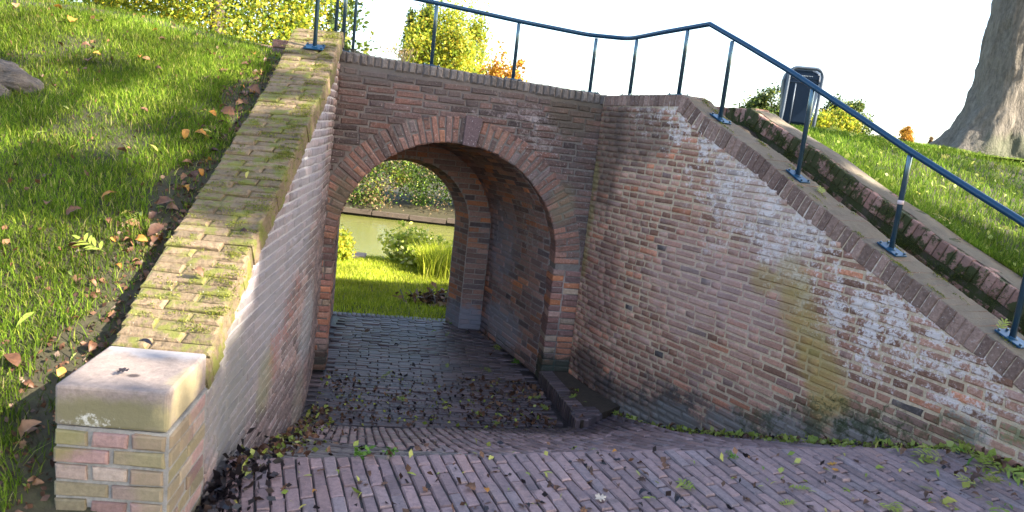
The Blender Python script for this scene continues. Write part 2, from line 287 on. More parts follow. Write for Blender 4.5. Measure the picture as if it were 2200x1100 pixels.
M_block = masonry('sandstone', [(0, (.15, .115, .095)), (.5, (.23, .18, .155)), (1, (.19, .15, .125))], [(np.array([-1.05, 1.94, 1.02]), (.3, .06, .07), (.17, .15, .075), 'soft', .9), (np.array([-1.13, 1.93, .99]), (.1, .05, .04), (.6, .57, .5), 'speck', .8), (np.array([-1.05, 2.05, 1.105]), (.025, .02, .02), (.03, .02, .02), 'soft', .9), (np.array([-1.1, 2.28, 1.105]), (.2, .1, .05), (.27, .26, .27), 'soft', .7), (np.array([-.92, 2.1, 1.04]), (.05, .2, .09), (.42, .34, .17), 'soft', .7)], per=False, bump=.5)
PAVE = [(0, (.185, .13, .128)), (.3, (.23, .155, .15)), (.6, (.275, .18, .168)), (.8, (.215, .165, .165)), (1, (.295, .185, .165))]
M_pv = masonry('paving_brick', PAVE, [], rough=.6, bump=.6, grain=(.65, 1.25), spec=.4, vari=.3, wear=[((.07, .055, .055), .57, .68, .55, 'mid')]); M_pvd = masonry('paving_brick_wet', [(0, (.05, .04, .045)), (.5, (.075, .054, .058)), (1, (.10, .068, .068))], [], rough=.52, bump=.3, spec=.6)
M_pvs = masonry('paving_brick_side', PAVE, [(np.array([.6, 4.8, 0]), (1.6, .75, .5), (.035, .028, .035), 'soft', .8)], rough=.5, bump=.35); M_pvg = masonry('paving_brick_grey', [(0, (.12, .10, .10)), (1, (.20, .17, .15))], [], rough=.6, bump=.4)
M_jt = masonry('paving_joint', [(0, (.025, .022, .022)), (.55, (.06, .052, .05)), (.75, (.13, .12, .11)), (1, (.05, .06, .025))], [], per=False, bump=.6)
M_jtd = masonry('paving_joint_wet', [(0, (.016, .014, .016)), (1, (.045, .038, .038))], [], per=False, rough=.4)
M_sb = masonry('terrace_brick', [(0, (.22, .12, .095)), (1, (.34, .20, .16))], [], wear=[(DKMOSS, .46, .54, .95, 'mid')]); M_sm = masonry('terrace_mortar', [(0, (.045, .04, .03)), (1, (.09, .08, .05))], [], per=False, wear=[(DKMOSS, .42, .5, .9, 'mid')])
M_soil = masonry('soil', [(0, (.022, .016, .012)), (.6, (.055, .04, .028)), (1, (.08, .06, .04))], [], per=False, bump=1.)
M_turf = masonry('turf_soil', [(0, (.022, .018, .012)), (.5, (.045, .038, .02)), (1, (.06, .065, .022))], [], per=False, bump=1.)
M_blue = plain('rail_paint', (.004, .04, .085), .32, .0, .4, .0); M_steel = plain('post_paint', (.05, .095, .13), .16, .6, .5, .3)
M_bin = plain('bin_plastic', (.010, .024, .05), .55, 0, .25); M_grey = plain('bin_frame', (.07, .09, .12), .5, .1); M_tape = plain('tape', (.55, .42, .42), .5); M_lite = plain('bin_print', (.35, .38, .42), .5)
M_bark = masonry('bark', [(0, (.085, .07, .055)), (.45, (.17, .145, .115)), (1, (.26, .22, .175))], [(np.array([5.5, 8.5, 2.3]), (.5, .5, .3), (.06, .075, .03), 'soft', .6)], per=False, bump=3., grain=(.45, 1.35), gscale=34, stretch=(1, 1, .28), wear=[((.36, .33, .30), .66, .72, .6, 'mid')])
M_bark2 = masonry('far_bark', [(0, (.06, .045, .035)), (1, (.12, .09, .07))], [], per=False)
M_wood = masonry('root_wood', [(0, (.06, .05, .04)), (.5, (.13, .105, .085)), (1, (.22, .19, .16))], [], per=False, bump=3., grain=(.4, 1.4), gscale=30, stretch=(.35, 1, 1))

# ------------------------------------------------------------------ brick sets
CAMX = CAM
def brick_proto(L, D, H, ch, jit, n, mat, nm):
    out = []
    for k in range(n):
        j = lambda s=jit: random.uniform(-s, s)
        V = []
        for x in (-.5, .5):
            for z in (-.5, .5): V.append((x*L+j(), D, z*H+j()))
        for x in (-.5, .5):
            for z in (-.5, .5): V.append((x*L+j(), ch*random.uniform(.8, 1.6), z*H+j(jit*.8)))
        for x in (-.5, .5):
            for z in (-.5, .5):
                c = ch*random.uniform(.8, 1.9); V.append((x*(L-2*c)+j(jit*.5), j(ch*.25), z*(H-2*c*.8)+j(jit*.4)))
        F = [(8, 10, 11, 9), (4, 6, 10, 8), (5, 9, 11, 7), (4, 8, 9, 5), (6, 7, 11, 10), (0, 2, 6, 4), (1, 5, 7, 3), (0, 4, 5, 1), (2, 3, 7, 6), (0, 1, 3, 2)]
        out.append(mesh(nm, V, F, mat))
    return out
class Bricks:
    def __init__(s, name, mat, parent, dims=((.2, .1, .041), (.1, .1, .041)), ch=.004, jit=.003, limit=295, proud=.0, rel=1.):
        s.rel = rel; s.name, s.mat, s.parent, s.limit = name, mat, parent, limit; s.items = []
        s.dims = dims; s.protos = [brick_proto(*d, ch, jit, 5, mat, name) for d in dims]; s.proud = proud
    def add(s, c, ex, ey, ez, L, H=None, D=None, rot=.008):
        t = min(range(len(s.dims)), key=lambda i: abs(s.dims[i][0]-L)); d = s.dims[t]
        c = np.asarray(c, float)-np.asarray(ey)*random.uniform(-.0025, .0035)*s.rel
        ex, ey, ez = [np.asarray(e, float)/np.linalg.norm(e) for e in (ex, ey, ez)]
        a = random.gauss(0, rot); ex2 = ex*math.cos(a)+ez*math.sin(a); ez2 = ez*math.cos(a)-ex*math.sin(a)
        a = random.gauss(0, rot*1.3); ex3 = ex2*math.cos(a)+ey*math.sin(a); ey2 = ey*math.cos(a)-ex2*math.sin(a)
        A = np.eye(4); A[:3, 0] = ex3*(L/d[0]); A[:3, 1] = ey2*((D or d[1])/d[1]); A[:3, 2] = ez2*((H or d[2])/d[2]); A[:3, 3] = c
        u, v, z = proj(c); vis = z > .1 and -60 < u < 2260 and -60 < v < 1160
        face = max(0.02, -(ey@((c-CAM)/np.linalg.norm(c-CAM)))*-1)
        s.items.append(((L*(H or d[2])*face/z**2 if vis else -1./(1+abs(z))), t, random.randrange(5), A))
    def build(s):
        s.items.sort(key=lambda i: -i[0]); one = [i for i in s.items[:s.limit] if i[0] > 0]; rest = s.items[len(one):]
        for _, t, k, A in one: link(s.name, s.protos[t][k], s.parent, Matrix(A.tolist()))
        if rest:
            V = []; Fs = []; rn = []; n = 0; base = {}
            for t in range(len(s.dims)):
                for k in range(5):
                    me = s.protos[t][k]; co = np.empty(len(me.vertices)*3); me.vertices.foreach_get('co', co)
                    base[t, k] = (co.reshape(-1, 3), np.array([tuple(p.vertices) for p in me.polygons]))
            for _, t, k, A in rest:
                co, f = base[t, k]; V.append(co@A[:3, :3].T+A[:3, 3]); Fs.append(f+n); n += len(co); rn += [random.random()]*len(f)
            o = link(s.name+'work' if s.name == 'brick' else s.name+'s', mesh('rest', np.concatenate(V), np.concatenate(Fs), s.mat, rnd=rn), s.parent); o['kind'] = 'stuff'
Z3 = np.array([0, 0, 1.])
def lengths(total, start_half=False, off=0.):
    x = -off; out = []; first = True
    while x < total-.02:
        L = .098 if (random.random() < .35) else .2
        if first and start_half: L = .1
        first = False; out.append((x, L)); x += L+.009
    return out
exec_sections = []

# ------------------------------------------------------------------ ground, paving
# foreground paving on its gently tilted plane
path = tag(link('paved_path', mesh('paved_path', [(-1.3, -4, zF(-1.3, 0)-.012), (6, -4, zF(6, 0)-.012), (6, .5, zF(6, 0)-.012), (2.3, 2.9, zF(2.3, 0)-.012), (2.1, 3.04, zF(2.1, 0)-.012), (1.672, 3.03, zF(1.67, 0)-.012), (1.058, 2.956, zF(1.06, 0)-.012), (-.094, 2.772, zF(-.1, 0)-.012), (-1.05, 2.63, zF(-1.05, 0)-.012)], [(0, 1, 2, 3, 4, 5, 6, 7, 8)], M_jt)), kind='structure')
nF = np.array([-.07, 0, 1.]); nF /= np.linalg.norm(nF)
aF = np.array([-.342, .94, -.342*.07]); aF /= np.linalg.norm(aF); bF = np.cross(aF, nF); bF /= np.linalg.norm(bF)
bs = Bricks('paving_brick', M_pv, path, dims=((.158, .06, .0425), (.079, .06, .0425)), ch=.004, jit=.003)
def on_F(x, y): return np.array([x, y, zF(x, y)])
x = -2.2; col = 0
crown_line = lambda X: np.interp(X, CR[:, 0], CR[:, 1])
b0 = on_F(-1., 2.6)
for ci in range(-3, 118):
    b = ci*.0492-(max(0, ci-16)**1.6)*.00036; pw = .0492-.00036*1.6*max(0, ci-16)**.6; PL = .158*(pw/.0492)**.7
    # start of the column on the crown line
    s = 0.; lo, hi = -3., 3.
    for _ in range(40):
        m_ = (lo+hi)/2; p = b0+bF*b+aF*m_
        if p[1] < crown_line(p[0]): lo = m_
        else: hi = m_
    t = lo-.004; first = True
    while t > -2.6:
        L = (PL/2 if ci % 2 else PL) if first else PL
        L *= random.uniform(.97, 1.02)
        c = b0+bF*b+aF*(t-L/2)
        t -= L+.007; first = False
        if c[0] < lx(max(c[1], 1.95))+.04 and c[1] > 1.9: continue
        if c[1] < 1.2 or c[0] > 3.2: continue
        sdist = None
        k = np.argmin(((RW[:, :2]-c[:2])**2).sum(1)); a = az_r(k*DS); side = (c-RW[k])@np.array([math.cos(a), math.sin(a), 0])
        if side > -.03 and c[1] < 3.4: continue
        bs.add(c, aF, -nF, bF, L, H=pw*.87, rot=.012)
bs.build()
# sloping strip from the crown down to the tunnel floor
TOa = np.array(TO, float); tu = np.concatenate([[0], np.cumsum(np.linalg.norm(np.diff(TOa, axis=0), axis=1))])
KRa = np.array([on_F(*c) for c in CR]); ku = np.concatenate([[0], np.cumsum(np.linalg.norm(np.diff(KRa, axis=0), axis=1))])
# pair toe and crown by the joints' direction
pair_t = [0, .28, .55, 1.2, 1.95, 2.45, 3.05, 3.75, tu[-1]]; pair_k = [0, .40, .72, 1.35, 2.05, 2.45, 2.8, 3.05, ku[-1]-.1]
def curve(P, u, s): return np.array([np.interp(s, u, P[:, i]) for i in range(3)])
def strip(uu, vv):                            # uu = metres along crown, vv 0 crown .. 1 toe
    K = curve(KRa, ku, uu); T = curve(TOa, tu, np.interp(uu, pair_k, pair_t))
    p = K+(T-K)*vv; p[2] = K[2]+(T[2]-K[2])*(vv**.88); return p
G = np.array([[strip(u_, v_)-np.array([0, 0, .012]) for v_ in np.linspace(-.01, 1.03, 14)] for u_ in np.linspace(-.02, ku[-1], 50)])
V, Fq = grid_mesh(G); ramp_o = tag(link('paved_ramp', mesh('paved_ramp', V, Fq, M_jt)), kind='structure')
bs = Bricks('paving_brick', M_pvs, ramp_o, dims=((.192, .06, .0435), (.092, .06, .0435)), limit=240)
bg = Bricks('edging_brick', M_pvg, ramp_o, dims=((.192, .06, .0435), (.092, .06, .0435)), limit=120)
def tri(u_, v_): return u_ < 1.30 and v_ > .0 and u_/1.30+v_/.80 < 1
uu = .02; ci = 0
while uu < ku[-1]-.12:
    vv = 0.0; first = True
    T0 = strip(uu, 0); T1 = strip(uu, 1); LL = np.linalg.norm(T1-T0)
    while vv < .985 and LL > .15:
        L = .083 if (first and ci % 2) else .165; dv = L/LL
        if vv+dv > 1.02: dv = 1.0-vv
        p = strip(uu, vv+dv/2); q = strip(uu, vv+dv); q0 = strip(uu, vv); ex = q-q0; l_ = np.linalg.norm(ex)
        if l_ > .04 and not tri(uu, vv+dv/2):
            ex /= l_; sd = strip(uu+.05, vv+dv/2)-p; wd = np.linalg.norm(sd); n_ = np.cross(ex, sd); n_ /= np.linalg.norm(n_); n_ *= (1 if n_[2] > 0 else -1)
            bs.add(p, ex, -n_, np.cross(n_, ex), l_-.008, H=min(.05, np.linalg.norm(np.cross(sd, ex)))*.80, rot=.012)
        vv += dv; first = False
    uu += .0505; ci += 1
k1 = 0
for i in range(-30, 60):
    for j in range(0, 60):
        pu = np.array([.9, -.62]); pv_ = np.array([.62, .9])   # diagonal bond in metres along / down the slope
        q = pu*(i*.2+(.1 if j % 2 else 0))+pv_*(j*.052)
        LL = 1.75; u_, v_ = q[0]+.0, q[1]/LL
        if u_ < .04 or v_ < .015 or not tri(u_, v_) or not tri(u_+.05, v_+.02): continue
        p = strip(u_, v_); e = strip(u_+pu[0]*.05, v_+pu[1]*.05/LL)-p; e /= np.linalg.norm(e); f = strip(u_+pv_[0]*.05, v_+pv_[1]*.05/LL)-p
        n_ = np.cross(e, f); n_ /= np.linalg.norm(n_); n_ *= (1 if n_[2] > 0 else -1)
        bg.add(p, e, -n_, np.cross(n_, e), .185, rot=.02)
bs.build(); bg.build()
# tunnel floor
fl = [(-2.0, 4.2, -.012), (2.0, 4.75, -.012), (1.6, 8.0, -.012), (-3.0, 7.4, -.012)]
q = [TOa[0]+(-.3, 0, 0), TOa[1], TOa[2], TOa[3], TOa[4], TOa[5], np.array([1.0, 5.2, 0]), fac(1.9, 0, .0), fac(1.15, 0, 1.72), fac(-.25, 0, 1.72), fac(-.3, 0, 0)]
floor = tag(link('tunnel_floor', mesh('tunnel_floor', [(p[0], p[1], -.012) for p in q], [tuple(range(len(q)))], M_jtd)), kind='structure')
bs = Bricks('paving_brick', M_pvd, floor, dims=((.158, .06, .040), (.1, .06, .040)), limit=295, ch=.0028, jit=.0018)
for j in range(-26, 36):
    off = j*.0468; jo = random.uniform(-.02, .02)
    for i in range(-4, 14):
        s = i*.165+(.0825 if j % 2 else 0)+jo; c = fac(s, 0, off)
        if off < 0:
            ty = np.interp(c[0], TOa[:6, 0], TOa[:6, 1])
            if c[1] < ty+.02 or c[0] < lx(c[1])+.02: continue
            if c[0] > .33+(5.55-c[1])*.22-.05: continue
        elif off < .2 and not (.05 < s < 1.62): continue
        elif s < -.0 or s > 1.62-.2*off: continue
        c[2] = random.uniform(-.003, .003)+.006*math.sin(2.1*s+off*3)
        bs.add(c, FT, -Z3, FN, .158*random.uniform(.97, 1.02), rot=.01)
for i in range(0, 36):
    bs.add(fac(-.13+i*.046, 0, 1.69), FN, -Z3, FT, .1, rot=.02)
bs.build()
# kerb wedge at the foot of the right pier
kt = [fac(1.645, .10, -.005), fac(1.9, .10, .02), np.array([.70, 5.30, .10]), np.array([.88, 5.02, .10]), np.array([.70, 4.80, .10]), np.array([.575, 4.64, .10])]
kb = MB(); kb.add(kt+[p-np.array([0, 0, .13]) for p in kt], [tuple(range(6)), (0, 5, 11, 6), (5, 4, 10, 11), (4, 3, 9, 10), (3, 2, 8, 9), (2, 1, 7, 8), (1, 0, 6, 7)])
kerb = empty('corner_kerb', tuple(kt[5]-np.array([0, 0, .1])), 'low dark brick kerb filling the corner between the right pier and the curved wall', 'kerb')
kb.build('kerb_core', M_soil, kerb)
bs = Bricks('kerb_brick', M_pvd, kerb, dims=((.1, .1, .041), (.1, .1, .041)))
e = kt[5]-kt[0]; l_ = np.linalg.norm(e); e /= l_; inn = np.cross(e, Z3); inn = inn if inn[0] > 0 else -inn
for i in range(int(l_/.05)):
    bs.add(kt[0]+e*(i*.05+.03)+np.array([0, 0, .004])+inn*.05, inn, -Z3, e, .11, D=.12, H=.043)
for i in range(6):
    for r_ in range(3): bs.add(kt[5]+(kt[4]-kt[5])*((i+.5)/6)-e*(.05*r_)+np.array([0, 0, .003])+Z3*0-e*.03, inn, -Z3, e, .09, D=.12, H=.042)
bs.build()

# ------------------------------------------------------------------ arch wall
aw = empty('arch_wall', tuple(fac(.83, 0, 0)), 'dark weathered brick wall pierced by the round arch of the passage, with a rail on top', 'wall')
C_S, C_Z, RI, RO = .835, .955, .822, 1.02
zt = lambda s: 2.323-.04*s
def arch_z(s, r=RI):
    d = abs(s-C_S); return None if d >= r else C_Z+math.sqrt(r*r-d*d)
RI0 = RI; RI = RI0+.013   # the mortar sits back from the brick faces
mb = MB(); ss = sorted(set([-.35, -.2, -.05, C_S-RI+.0005, C_S+RI-.0005, 1.75, 1.95]+list(C_S-RI*np.cos(np.linspace(0, math.pi, 41))[1:-1])))
front = []
for s in ss: a_ = arch_z(s, RI); front.append((s, a_ if a_ else 0.))
for (s0, b0_), (s1, b1_) in zip(front[:-1], front[1:]):
    inside = C_S-RI-.001 < (s0+s1)/2 < C_S+RI+.001
    z0 = (arch_z(s0, RI) or C_Z) if inside else 0; z1 = (arch_z(s1, RI) or C_Z) if inside else 0
    o1, o2 = .008, .21
    V = [fac(s0, z0-.0*1, o1), fac(s1, z1, o1), fac(s1, zt(s1)-.006, o1), fac(s0, zt(s0)-.006, o1), fac(s0, z0, o2), fac(s1, z1, o2), fac(s1, zt(s1)-.006, o2), fac(s0, zt(s0)-.006, o2)]
    mb.add(V, [(0, 1, 2, 3), (5, 4, 7, 6), (3, 2, 6, 7), (0, 4, 5, 1)])
for s_ in (C_S-RI, C_S+RI):
    mb.add([fac(s_, 0, .008), fac(s_, C_Z, .008), fac(s_, C_Z, .21), fac(s_, 0, .21)], [(0, 1, 2, 3)])
mb.build('mortar_bed', M_fm, aw); RI = RI0
M_jb = masonry('jamb_brick_red', [(0, (.13, .08, .075)), (.3, (.24, .12, .10)), (.55, (.34, .15, .10)), (.7, (.45, .17, .08)), (.85, (.26, .18, .16)), (1, (.36, .26, .18))], [(fac(0, .05, 0), (.4, .3, .16), (.03, .035, .03), 'soft', .8), (fac(1.75, .05, 0), (.4, .3, .26), (.025, .04, .03), 'soft', .9)], bump=1., wear=[((.40, .34, .31), .55, .70, .4, 'fine')])
bs = Bricks('brick', M_fb, aw, dims=((.2, .12, .041), (.098, .12, .041)), ch=.006, jit=.0045)
bj = Bricks('jamb_brick', M_jb, aw, dims=((.2, .2, .041), (.098, .2, .041)), ch=.006, jit=.004)
z = .025
while z < 2.25:
    zz = z; a_ = None
    if zz > C_Z: w_ = math.sqrt(max(0, (RO+.004)**2-(zz-C_Z)**2)); gaps = (C_S-w_, C_S+w_)
    else: gaps = (C_S-RI+.004, C_S+RI-.004)
    segs = [(-.14, gaps[0]), (gaps[1], 1.90)] if gaps[0] < gaps[1]-.01 else [(-.14, 1.90)]
    for a0, a1 in segs:
        if a1-a0 < .03: continue
        x = a0 if a0 > 0 else a0-random.random()*.15
        jamb = (zz < C_Z and a0 > 1)
        while x < a1-.012:
            L = .2 if random.random() < (.5 if jamb else .7) else .1
            if a1-x-L < .05: L = a1-x if a1-x < .23 else .1
            L = min(L, a1-x)
            zs = zz-.04*(x+L/2)*(zz/2.3)+.004*math.sin(x*3+zz*5)
            if zs+.02 < zt(x)-.068: (bj if zz < C_Z+.02 else bs).add(fac(x+L/2, zs, 0), FT, FN, Z3, L-.01, rot=.012)
            x += L
    z += .0495
bs.build(); bj.build()
# arch ring
ba = Bricks('arch_brick', M_arch, aw, dims=((.19, .2, .041), (.092, .2, .041)), ch=.006, jit=.004)
na = 58
for i in range(na):
    th = math.pi*(i+.5)/na; er = -FT*math.cos(th)+Z3*math.sin(th); et = FT*math.sin(th)+Z3*math.cos(th)
    s_c = C_S-math.cos(th)*.92
    if .865 < s_c < .985 and th > 1: continue
    c0 = fac(C_S, C_Z, 0)
    if i % 2: ba.add(c0+er*(RI+.1), er, FN, et, .19, D=.2, H=.0425*(1.0), rot=.015)
    else:
        for rr in (.05, .15): ba.add(c0+er*(RI+rr), er, FN, et, .088, D=.2, H=.0425, rot=.02)
ba.build()
th = math.pi/2+.10; mb = MB(); er = -FT*math.cos(th)+Z3*math.sin(th); et = FT*math.sin(th)+Z3*math.cos(th); c0 = fac(C_S, C_Z, .1-.012)
V = []
for yy in (-.1, .1):
    for (rr, hw_) in ((RI-.004, .050), (RO+.01, .062)):
        for sg in (-1, 1): V.append(c0+er*rr+et*hw_*sg+FN*yy)
mb.add(V, [(0, 1, 3, 2), (4, 6, 7, 5), (0, 4, 5, 1), (2, 3, 7, 6), (0, 2, 6, 4), (1, 5, 7, 3)]); mb.build('keystone', M_key, aw, bevel=.004)
bc = Bricks('coping_brick', M_cap, aw, dims=((.072, .21, .044), (.072, .21, .044)), ch=.009, jit=.004)
for i in range(42):
    s = -.12+i*.0487
    bc.add(fac(s, zt(s)-.036, -.006), Z3, FN, FT, .075, H=.0455, rot=.02)
bc.build()

# tunnel behind the arch: tapering vault, end wall with its smaller arch
tv = empty('tunnel_vault', tuple(fac(.8, 0, .8)), 'brick side walls and vault of the passage behind the front arch', 'passage')
def sect(off, p):                             # p 0..1 from right foot over the crown to left foot
    f = (off-.2)/1.2; cs = C_S+(.64-C_S)*f; rx = .822+(.70-.822)*f; rz = .822+(.76-.822)*f; spr = .955
    Ltot = spr*2+math.pi*.78; d = p*Ltot
    if d < spr: return fac(cs+rx, d, off)
    if d > Ltot-spr: return fac(cs-rx, Ltot-d, off)
    a_ = (d-spr)/.78; return fac(cs+rx*math.cos(a_), spr+rz*math.sin(a_), off)
LT = .955*2+math.pi*.78
ps = np.concatenate([np.linspace(0, .955, 6)[:-1], np.linspace(.955, .955+math.pi*.78, 36), np.linspace(.955+math.pi*.78, LT, 6)[1:]])/LT
cen = lambda off: fac(.74, 1.0, off)
G = np.array([[sect(o_, p)+(sect(o_, p)-cen(o_))/np.linalg.norm(sect(o_, p)-cen(o_))*.008 for p in ps] for o_ in np.linspace(.2, 1.4, 7)]); V, Fq = grid_mesh(G)
o = link('mortar_bed', mesh('vault', V, Fq, M_tm), tv); md = o.modifiers.new('s', 'SOLIDIFY'); md.thickness = .12; md.offset = -1
G2 = None
bs = Bricks('brick', M_tb, tv, dims=((.2, .07, .041), (.098, .07, .041)), ch=.004, jit=.004)
npz = int(LT/.05)
for i in range(npz):
    p = (i+.5)/npz
    x = .205+random.choice((0, .1))*-1
    while x < 1.39:
        L = .2 if random.random() < .7 else .1
        x0, x1 = max(x, .205), min(x+L, 1.395)
        if x1-x0 > .03:
            m_ = (x0+x1)/2; c = sect(m_, p); e = sect(x1, p)-sect(x0, p); e /= np.linalg.norm(e); t_ = sect(m_, p+.004)-sect(m_, p-.004); n_ = np.cross(e, t_); n_ /= np.linalg.norm(n_)
            if n_@(c-cen(m_)) < 0: n_ = -n_
            bs.add(c, e, n_, np.cross(n_, e), x1-x0-.01)
        x += L
bs.build()
ew = empty('tunnel_end_wall', tuple(fac(.5, 0, 1.5)), 'far brick pier and smaller arch opening onto the grass and water', 'wall')
E0, E1 = 1.40, 1.66
def eo(off): f = (off-E0)/(E1-E0); return (-.05+0*f, 1.14-.11*f)   # opening left and right
def eo_z(off, s, pad=0.):
    a_, b_ = eo(off); c = (a_+b_)/2; r_ = (b_-a_)/2+pad; d = abs(s-c); rz = .585+pad-.04*((off-E0)/(E1-E0))
    return None if d >= r_ else .98+rz*math.sqrt(1-(d/r_)**2)
for (oo, sg, nm) in ((E0+.008, 1, 'mortar_bed'), (E1, -1, 'mortar_bed')):
    mb = MB(); a_, b_ = eo(oo); ss = sorted([-.3, a_-.0005, b_+.0005, 1.1, 1.2, 1.6]+list((a_+b_)/2-(b_-a_)/2*np.cos(np.linspace(.0001, math.pi-.0001, 33))))
    for s0, s1 in zip(ss[:-1], ss[1:]):
        i_ = a_ < (s0+s1)/2 < b_; z0 = (eo_z(oo, s0) or .98) if i_ else -.02; z1 = (eo_z(oo, s1) or .98) if i_ else -.02
        mb.add([fac(s0, z0, oo), fac(s1, z1, oo), fac(s1, 2.1, oo), fac(s0, 2.1, oo)], [(0, 1, 2, 3)])
    mb.build(nm, M_tm, ew)
def intr(off, p):
    a_, b_ = eo(off); c = (a_+b_)/2; r_ = (b_-a_)/2; rz = .585-.04*((off-E0)/(E1-E0)); Lx = .98*2+math.pi*.58; d = p*Lx
    if d < .98: return fac(b_, d, off)
    if d > Lx-.98: return fac(a_, Lx-d, off)
    t = (d-.98)/.58; return fac(c+r_*math.cos(t), .98+rz*math.sin(t), off)
LX = .98*2+math.pi*.58
G = np.array([[intr(o_, p)+(intr(o_, p)-fac(.55, .9, o_))*.014 for p in np.linspace(0, 1, 90)] for o_ in (E0+.008, E1)]); V, Fq = grid_mesh(G); link('reveal_bed', mesh('reveal', V, Fq, M_tm), ew)
bs = Bricks('brick', M_tb, ew, dims=((.2, .07, .041), (.098, .07, .041)), ch=.004, jit=.003)
z = .025
while z < 1.8:
    g = None
    a_, b_ = eo(E0); c_ = (a_+b_)/2
    if z > .98:
        k = (z-.98)/.59; g = (c_-.6*math.sqrt(1-k*k), c_+.6*math.sqrt(1-k*k)) if k < 1 else None
    else: g = (a_, b_)
    for a0, a1 in ([(-.2, g[0]), (g[1], 1.5)] if g else [(-.2, 1.5)]):
        x = a0
        if a0 > .5 and z < .98: x = a0
        k = 0
        while x < a1-.01:
            L = (.1 if int(z/.05) % 2 else .2) if k == 0 else random.choice((.2, .2, .1)); L = min(L, a1-x)
            if L > .03: bs.add(fac(x+L/2, z, E0), FT, FN, Z3, L-.01)
            x += L; k += 1
    z += .0495
ni = int(LX/.05)
for i in range(ni):
    p = (i+.5)/ni; xs = [(E0+.0, E0+.1), (E0+.1, E1)] if i % 2 else [(E0+.0, E0+.17), (E0+.17, E1)]
    for x0, x1 in xs:
        m_ = (x0+x1)/2; c = intr(m_, p); e = intr(x1, p)-intr(x0, p); e /= np.linalg.norm(e); t_ = intr(m_, p+.004)-intr(m_, p-.004); n_ = np.cross(e, t_); n_ /= np.linalg.norm(n_)
        if n_@(c-fac(.55, .9, m_)) < 0: n_ = -n_
        bs.add(c+n_*.002, e, n_, np.cross(n_, e), x1-x0-.009)
bs.build()
# bridge deck over the passage
tag(link('bridge_deck', mesh('deck', [fac(-.6, 2.16, .2), fac(2.2, 2.14, .2), fac(2.2, 2.14, 1.66), fac(-.6, 2.16, 1.66), fac(-.6, 1.9, .2), fac(2.2, 1.9, .2), fac(2.2, 1.9, 1.66), fac(-.6, 1.9, 1.66)], [(0, 1, 2, 3), (4, 7, 6, 5), (0, 4, 5, 1), (1, 5, 6, 2), (2, 6, 7, 3), (3, 7, 4, 0)], M_pvg)), kind='structure')

# ------------------------------------------------------------------ right wing wall
rwall = empty('curved_wing_wall', tuple(rw(2., 0, .4)), 'tall curved brick wing wall with white lime bloom, stepping down to the right', 'wall')
SMAX = 5.0
sg = np.arange(0, SMAX, .08); zb = lambda s: float(np.interp(s, [0, .6, 1.1, 1.6, 2.1, 2.6, 3.0, 5], [0, 0, .05, .25, .45, .62, .72, .8]))-.15
ct = lambda s: .068 if s < .9 else .10
G = np.array([[rw(s, .006, zb(s)+(rw_cop(s)-ct(s)-zb(s))*k) for k in np.linspace(0, 1, 6)] for s in sg]); V1, F1 = grid_mesh(G)
G = np.array([[rw(s, .005, rw_cop(s)-ct(s)-.01), rw(s, .006, rw_cop(s)-.007), rw(s, .215, rw_cop(s)-.007), rw(s, .216, zb(s)-.1)] for s in sg]); V2, F2 = grid_mesh(G)
link('mortar_bed', mesh('rwm', np.concatenate([V1, V2]), np.concatenate([F1, F2+len(V1)]), M_rm, True), rwall)
bs = Bricks('brick', M_rb, rwall, dims=((.165, .1, .036), (.08, .1, .036)), ch=.006, jit=.004, limit=296)
z = .02; pz = .045; row = 0
while z < 2.2:
    smax = SMAX
    for s in np.arange(.85, SMAX, .02):
        if rw_cop(s)-.095 < z+pz/2: smax = s; break
    if z+pz/2 > rw_cop(.3)-.07: smax = 0
    smin = 0.
    for s in np.arange(SMAX, 0, -.05):
        if zb(s)+.02 < z: smin = 0; 
    x = 0.003-(random.random()*.1); header_row = (row % 2 == 0)
    while x < smax-.015:
        r_ = random.random(); L = .083 if (r_ < (.75 if x < 1. else .45)) else .168
        x0, x1 = max(x, .003), min(x+L, smax)
        if x1-x0 > .02 and z > zb((x0+x1)/2):
            m_ = (x0+x1)/2; c = rw(m_, 0, z+.003*math.sin(m_*4+z*3)); a = az_r(m_); ex = np.array([math.sin(a), -math.cos(a), 0]); ey = np.array([math.cos(a), math.sin(a), 0])
            bs.add(c, ex, ey, Z3, x1-x0-.009, H=(pz-.0105)*random.uniform(.94, 1.05), rot=.01)
        x += L
    z += pz; pz = .0462-.0055*sst(z, .9, 2.0); row += 1
bs.build()
bc = Bricks('coping_brick', M_capr, rwall, dims=((.11, .22, .044), (.11, .22, .044)), ch=.0045, jit=.0022, rel=.6)
s = .02
while s < SMAX-.05:
    p0, p1 = rw(s, 0, rw_cop(s)), rw(s+.05, 0, rw_cop(s+.05)); ex = p1-p0; l_ = np.linalg.norm(ex); ex /= l_; a = az_r(s+.025); ey = np.array([math.cos(a), math.sin(a), 0]); n_ = np.cross(ex, ey); n_ = n_ if n_[2] > 0 else -n_
    hh = .075 if s < .85 else .11
    bc.add((p0+p1)/2-n_*hh/2, n_, ey, ex, hh, H=.0480, D=.225, rot=.006); s += .05*.05/l_ if l_ > .05 else .05
bc.build()

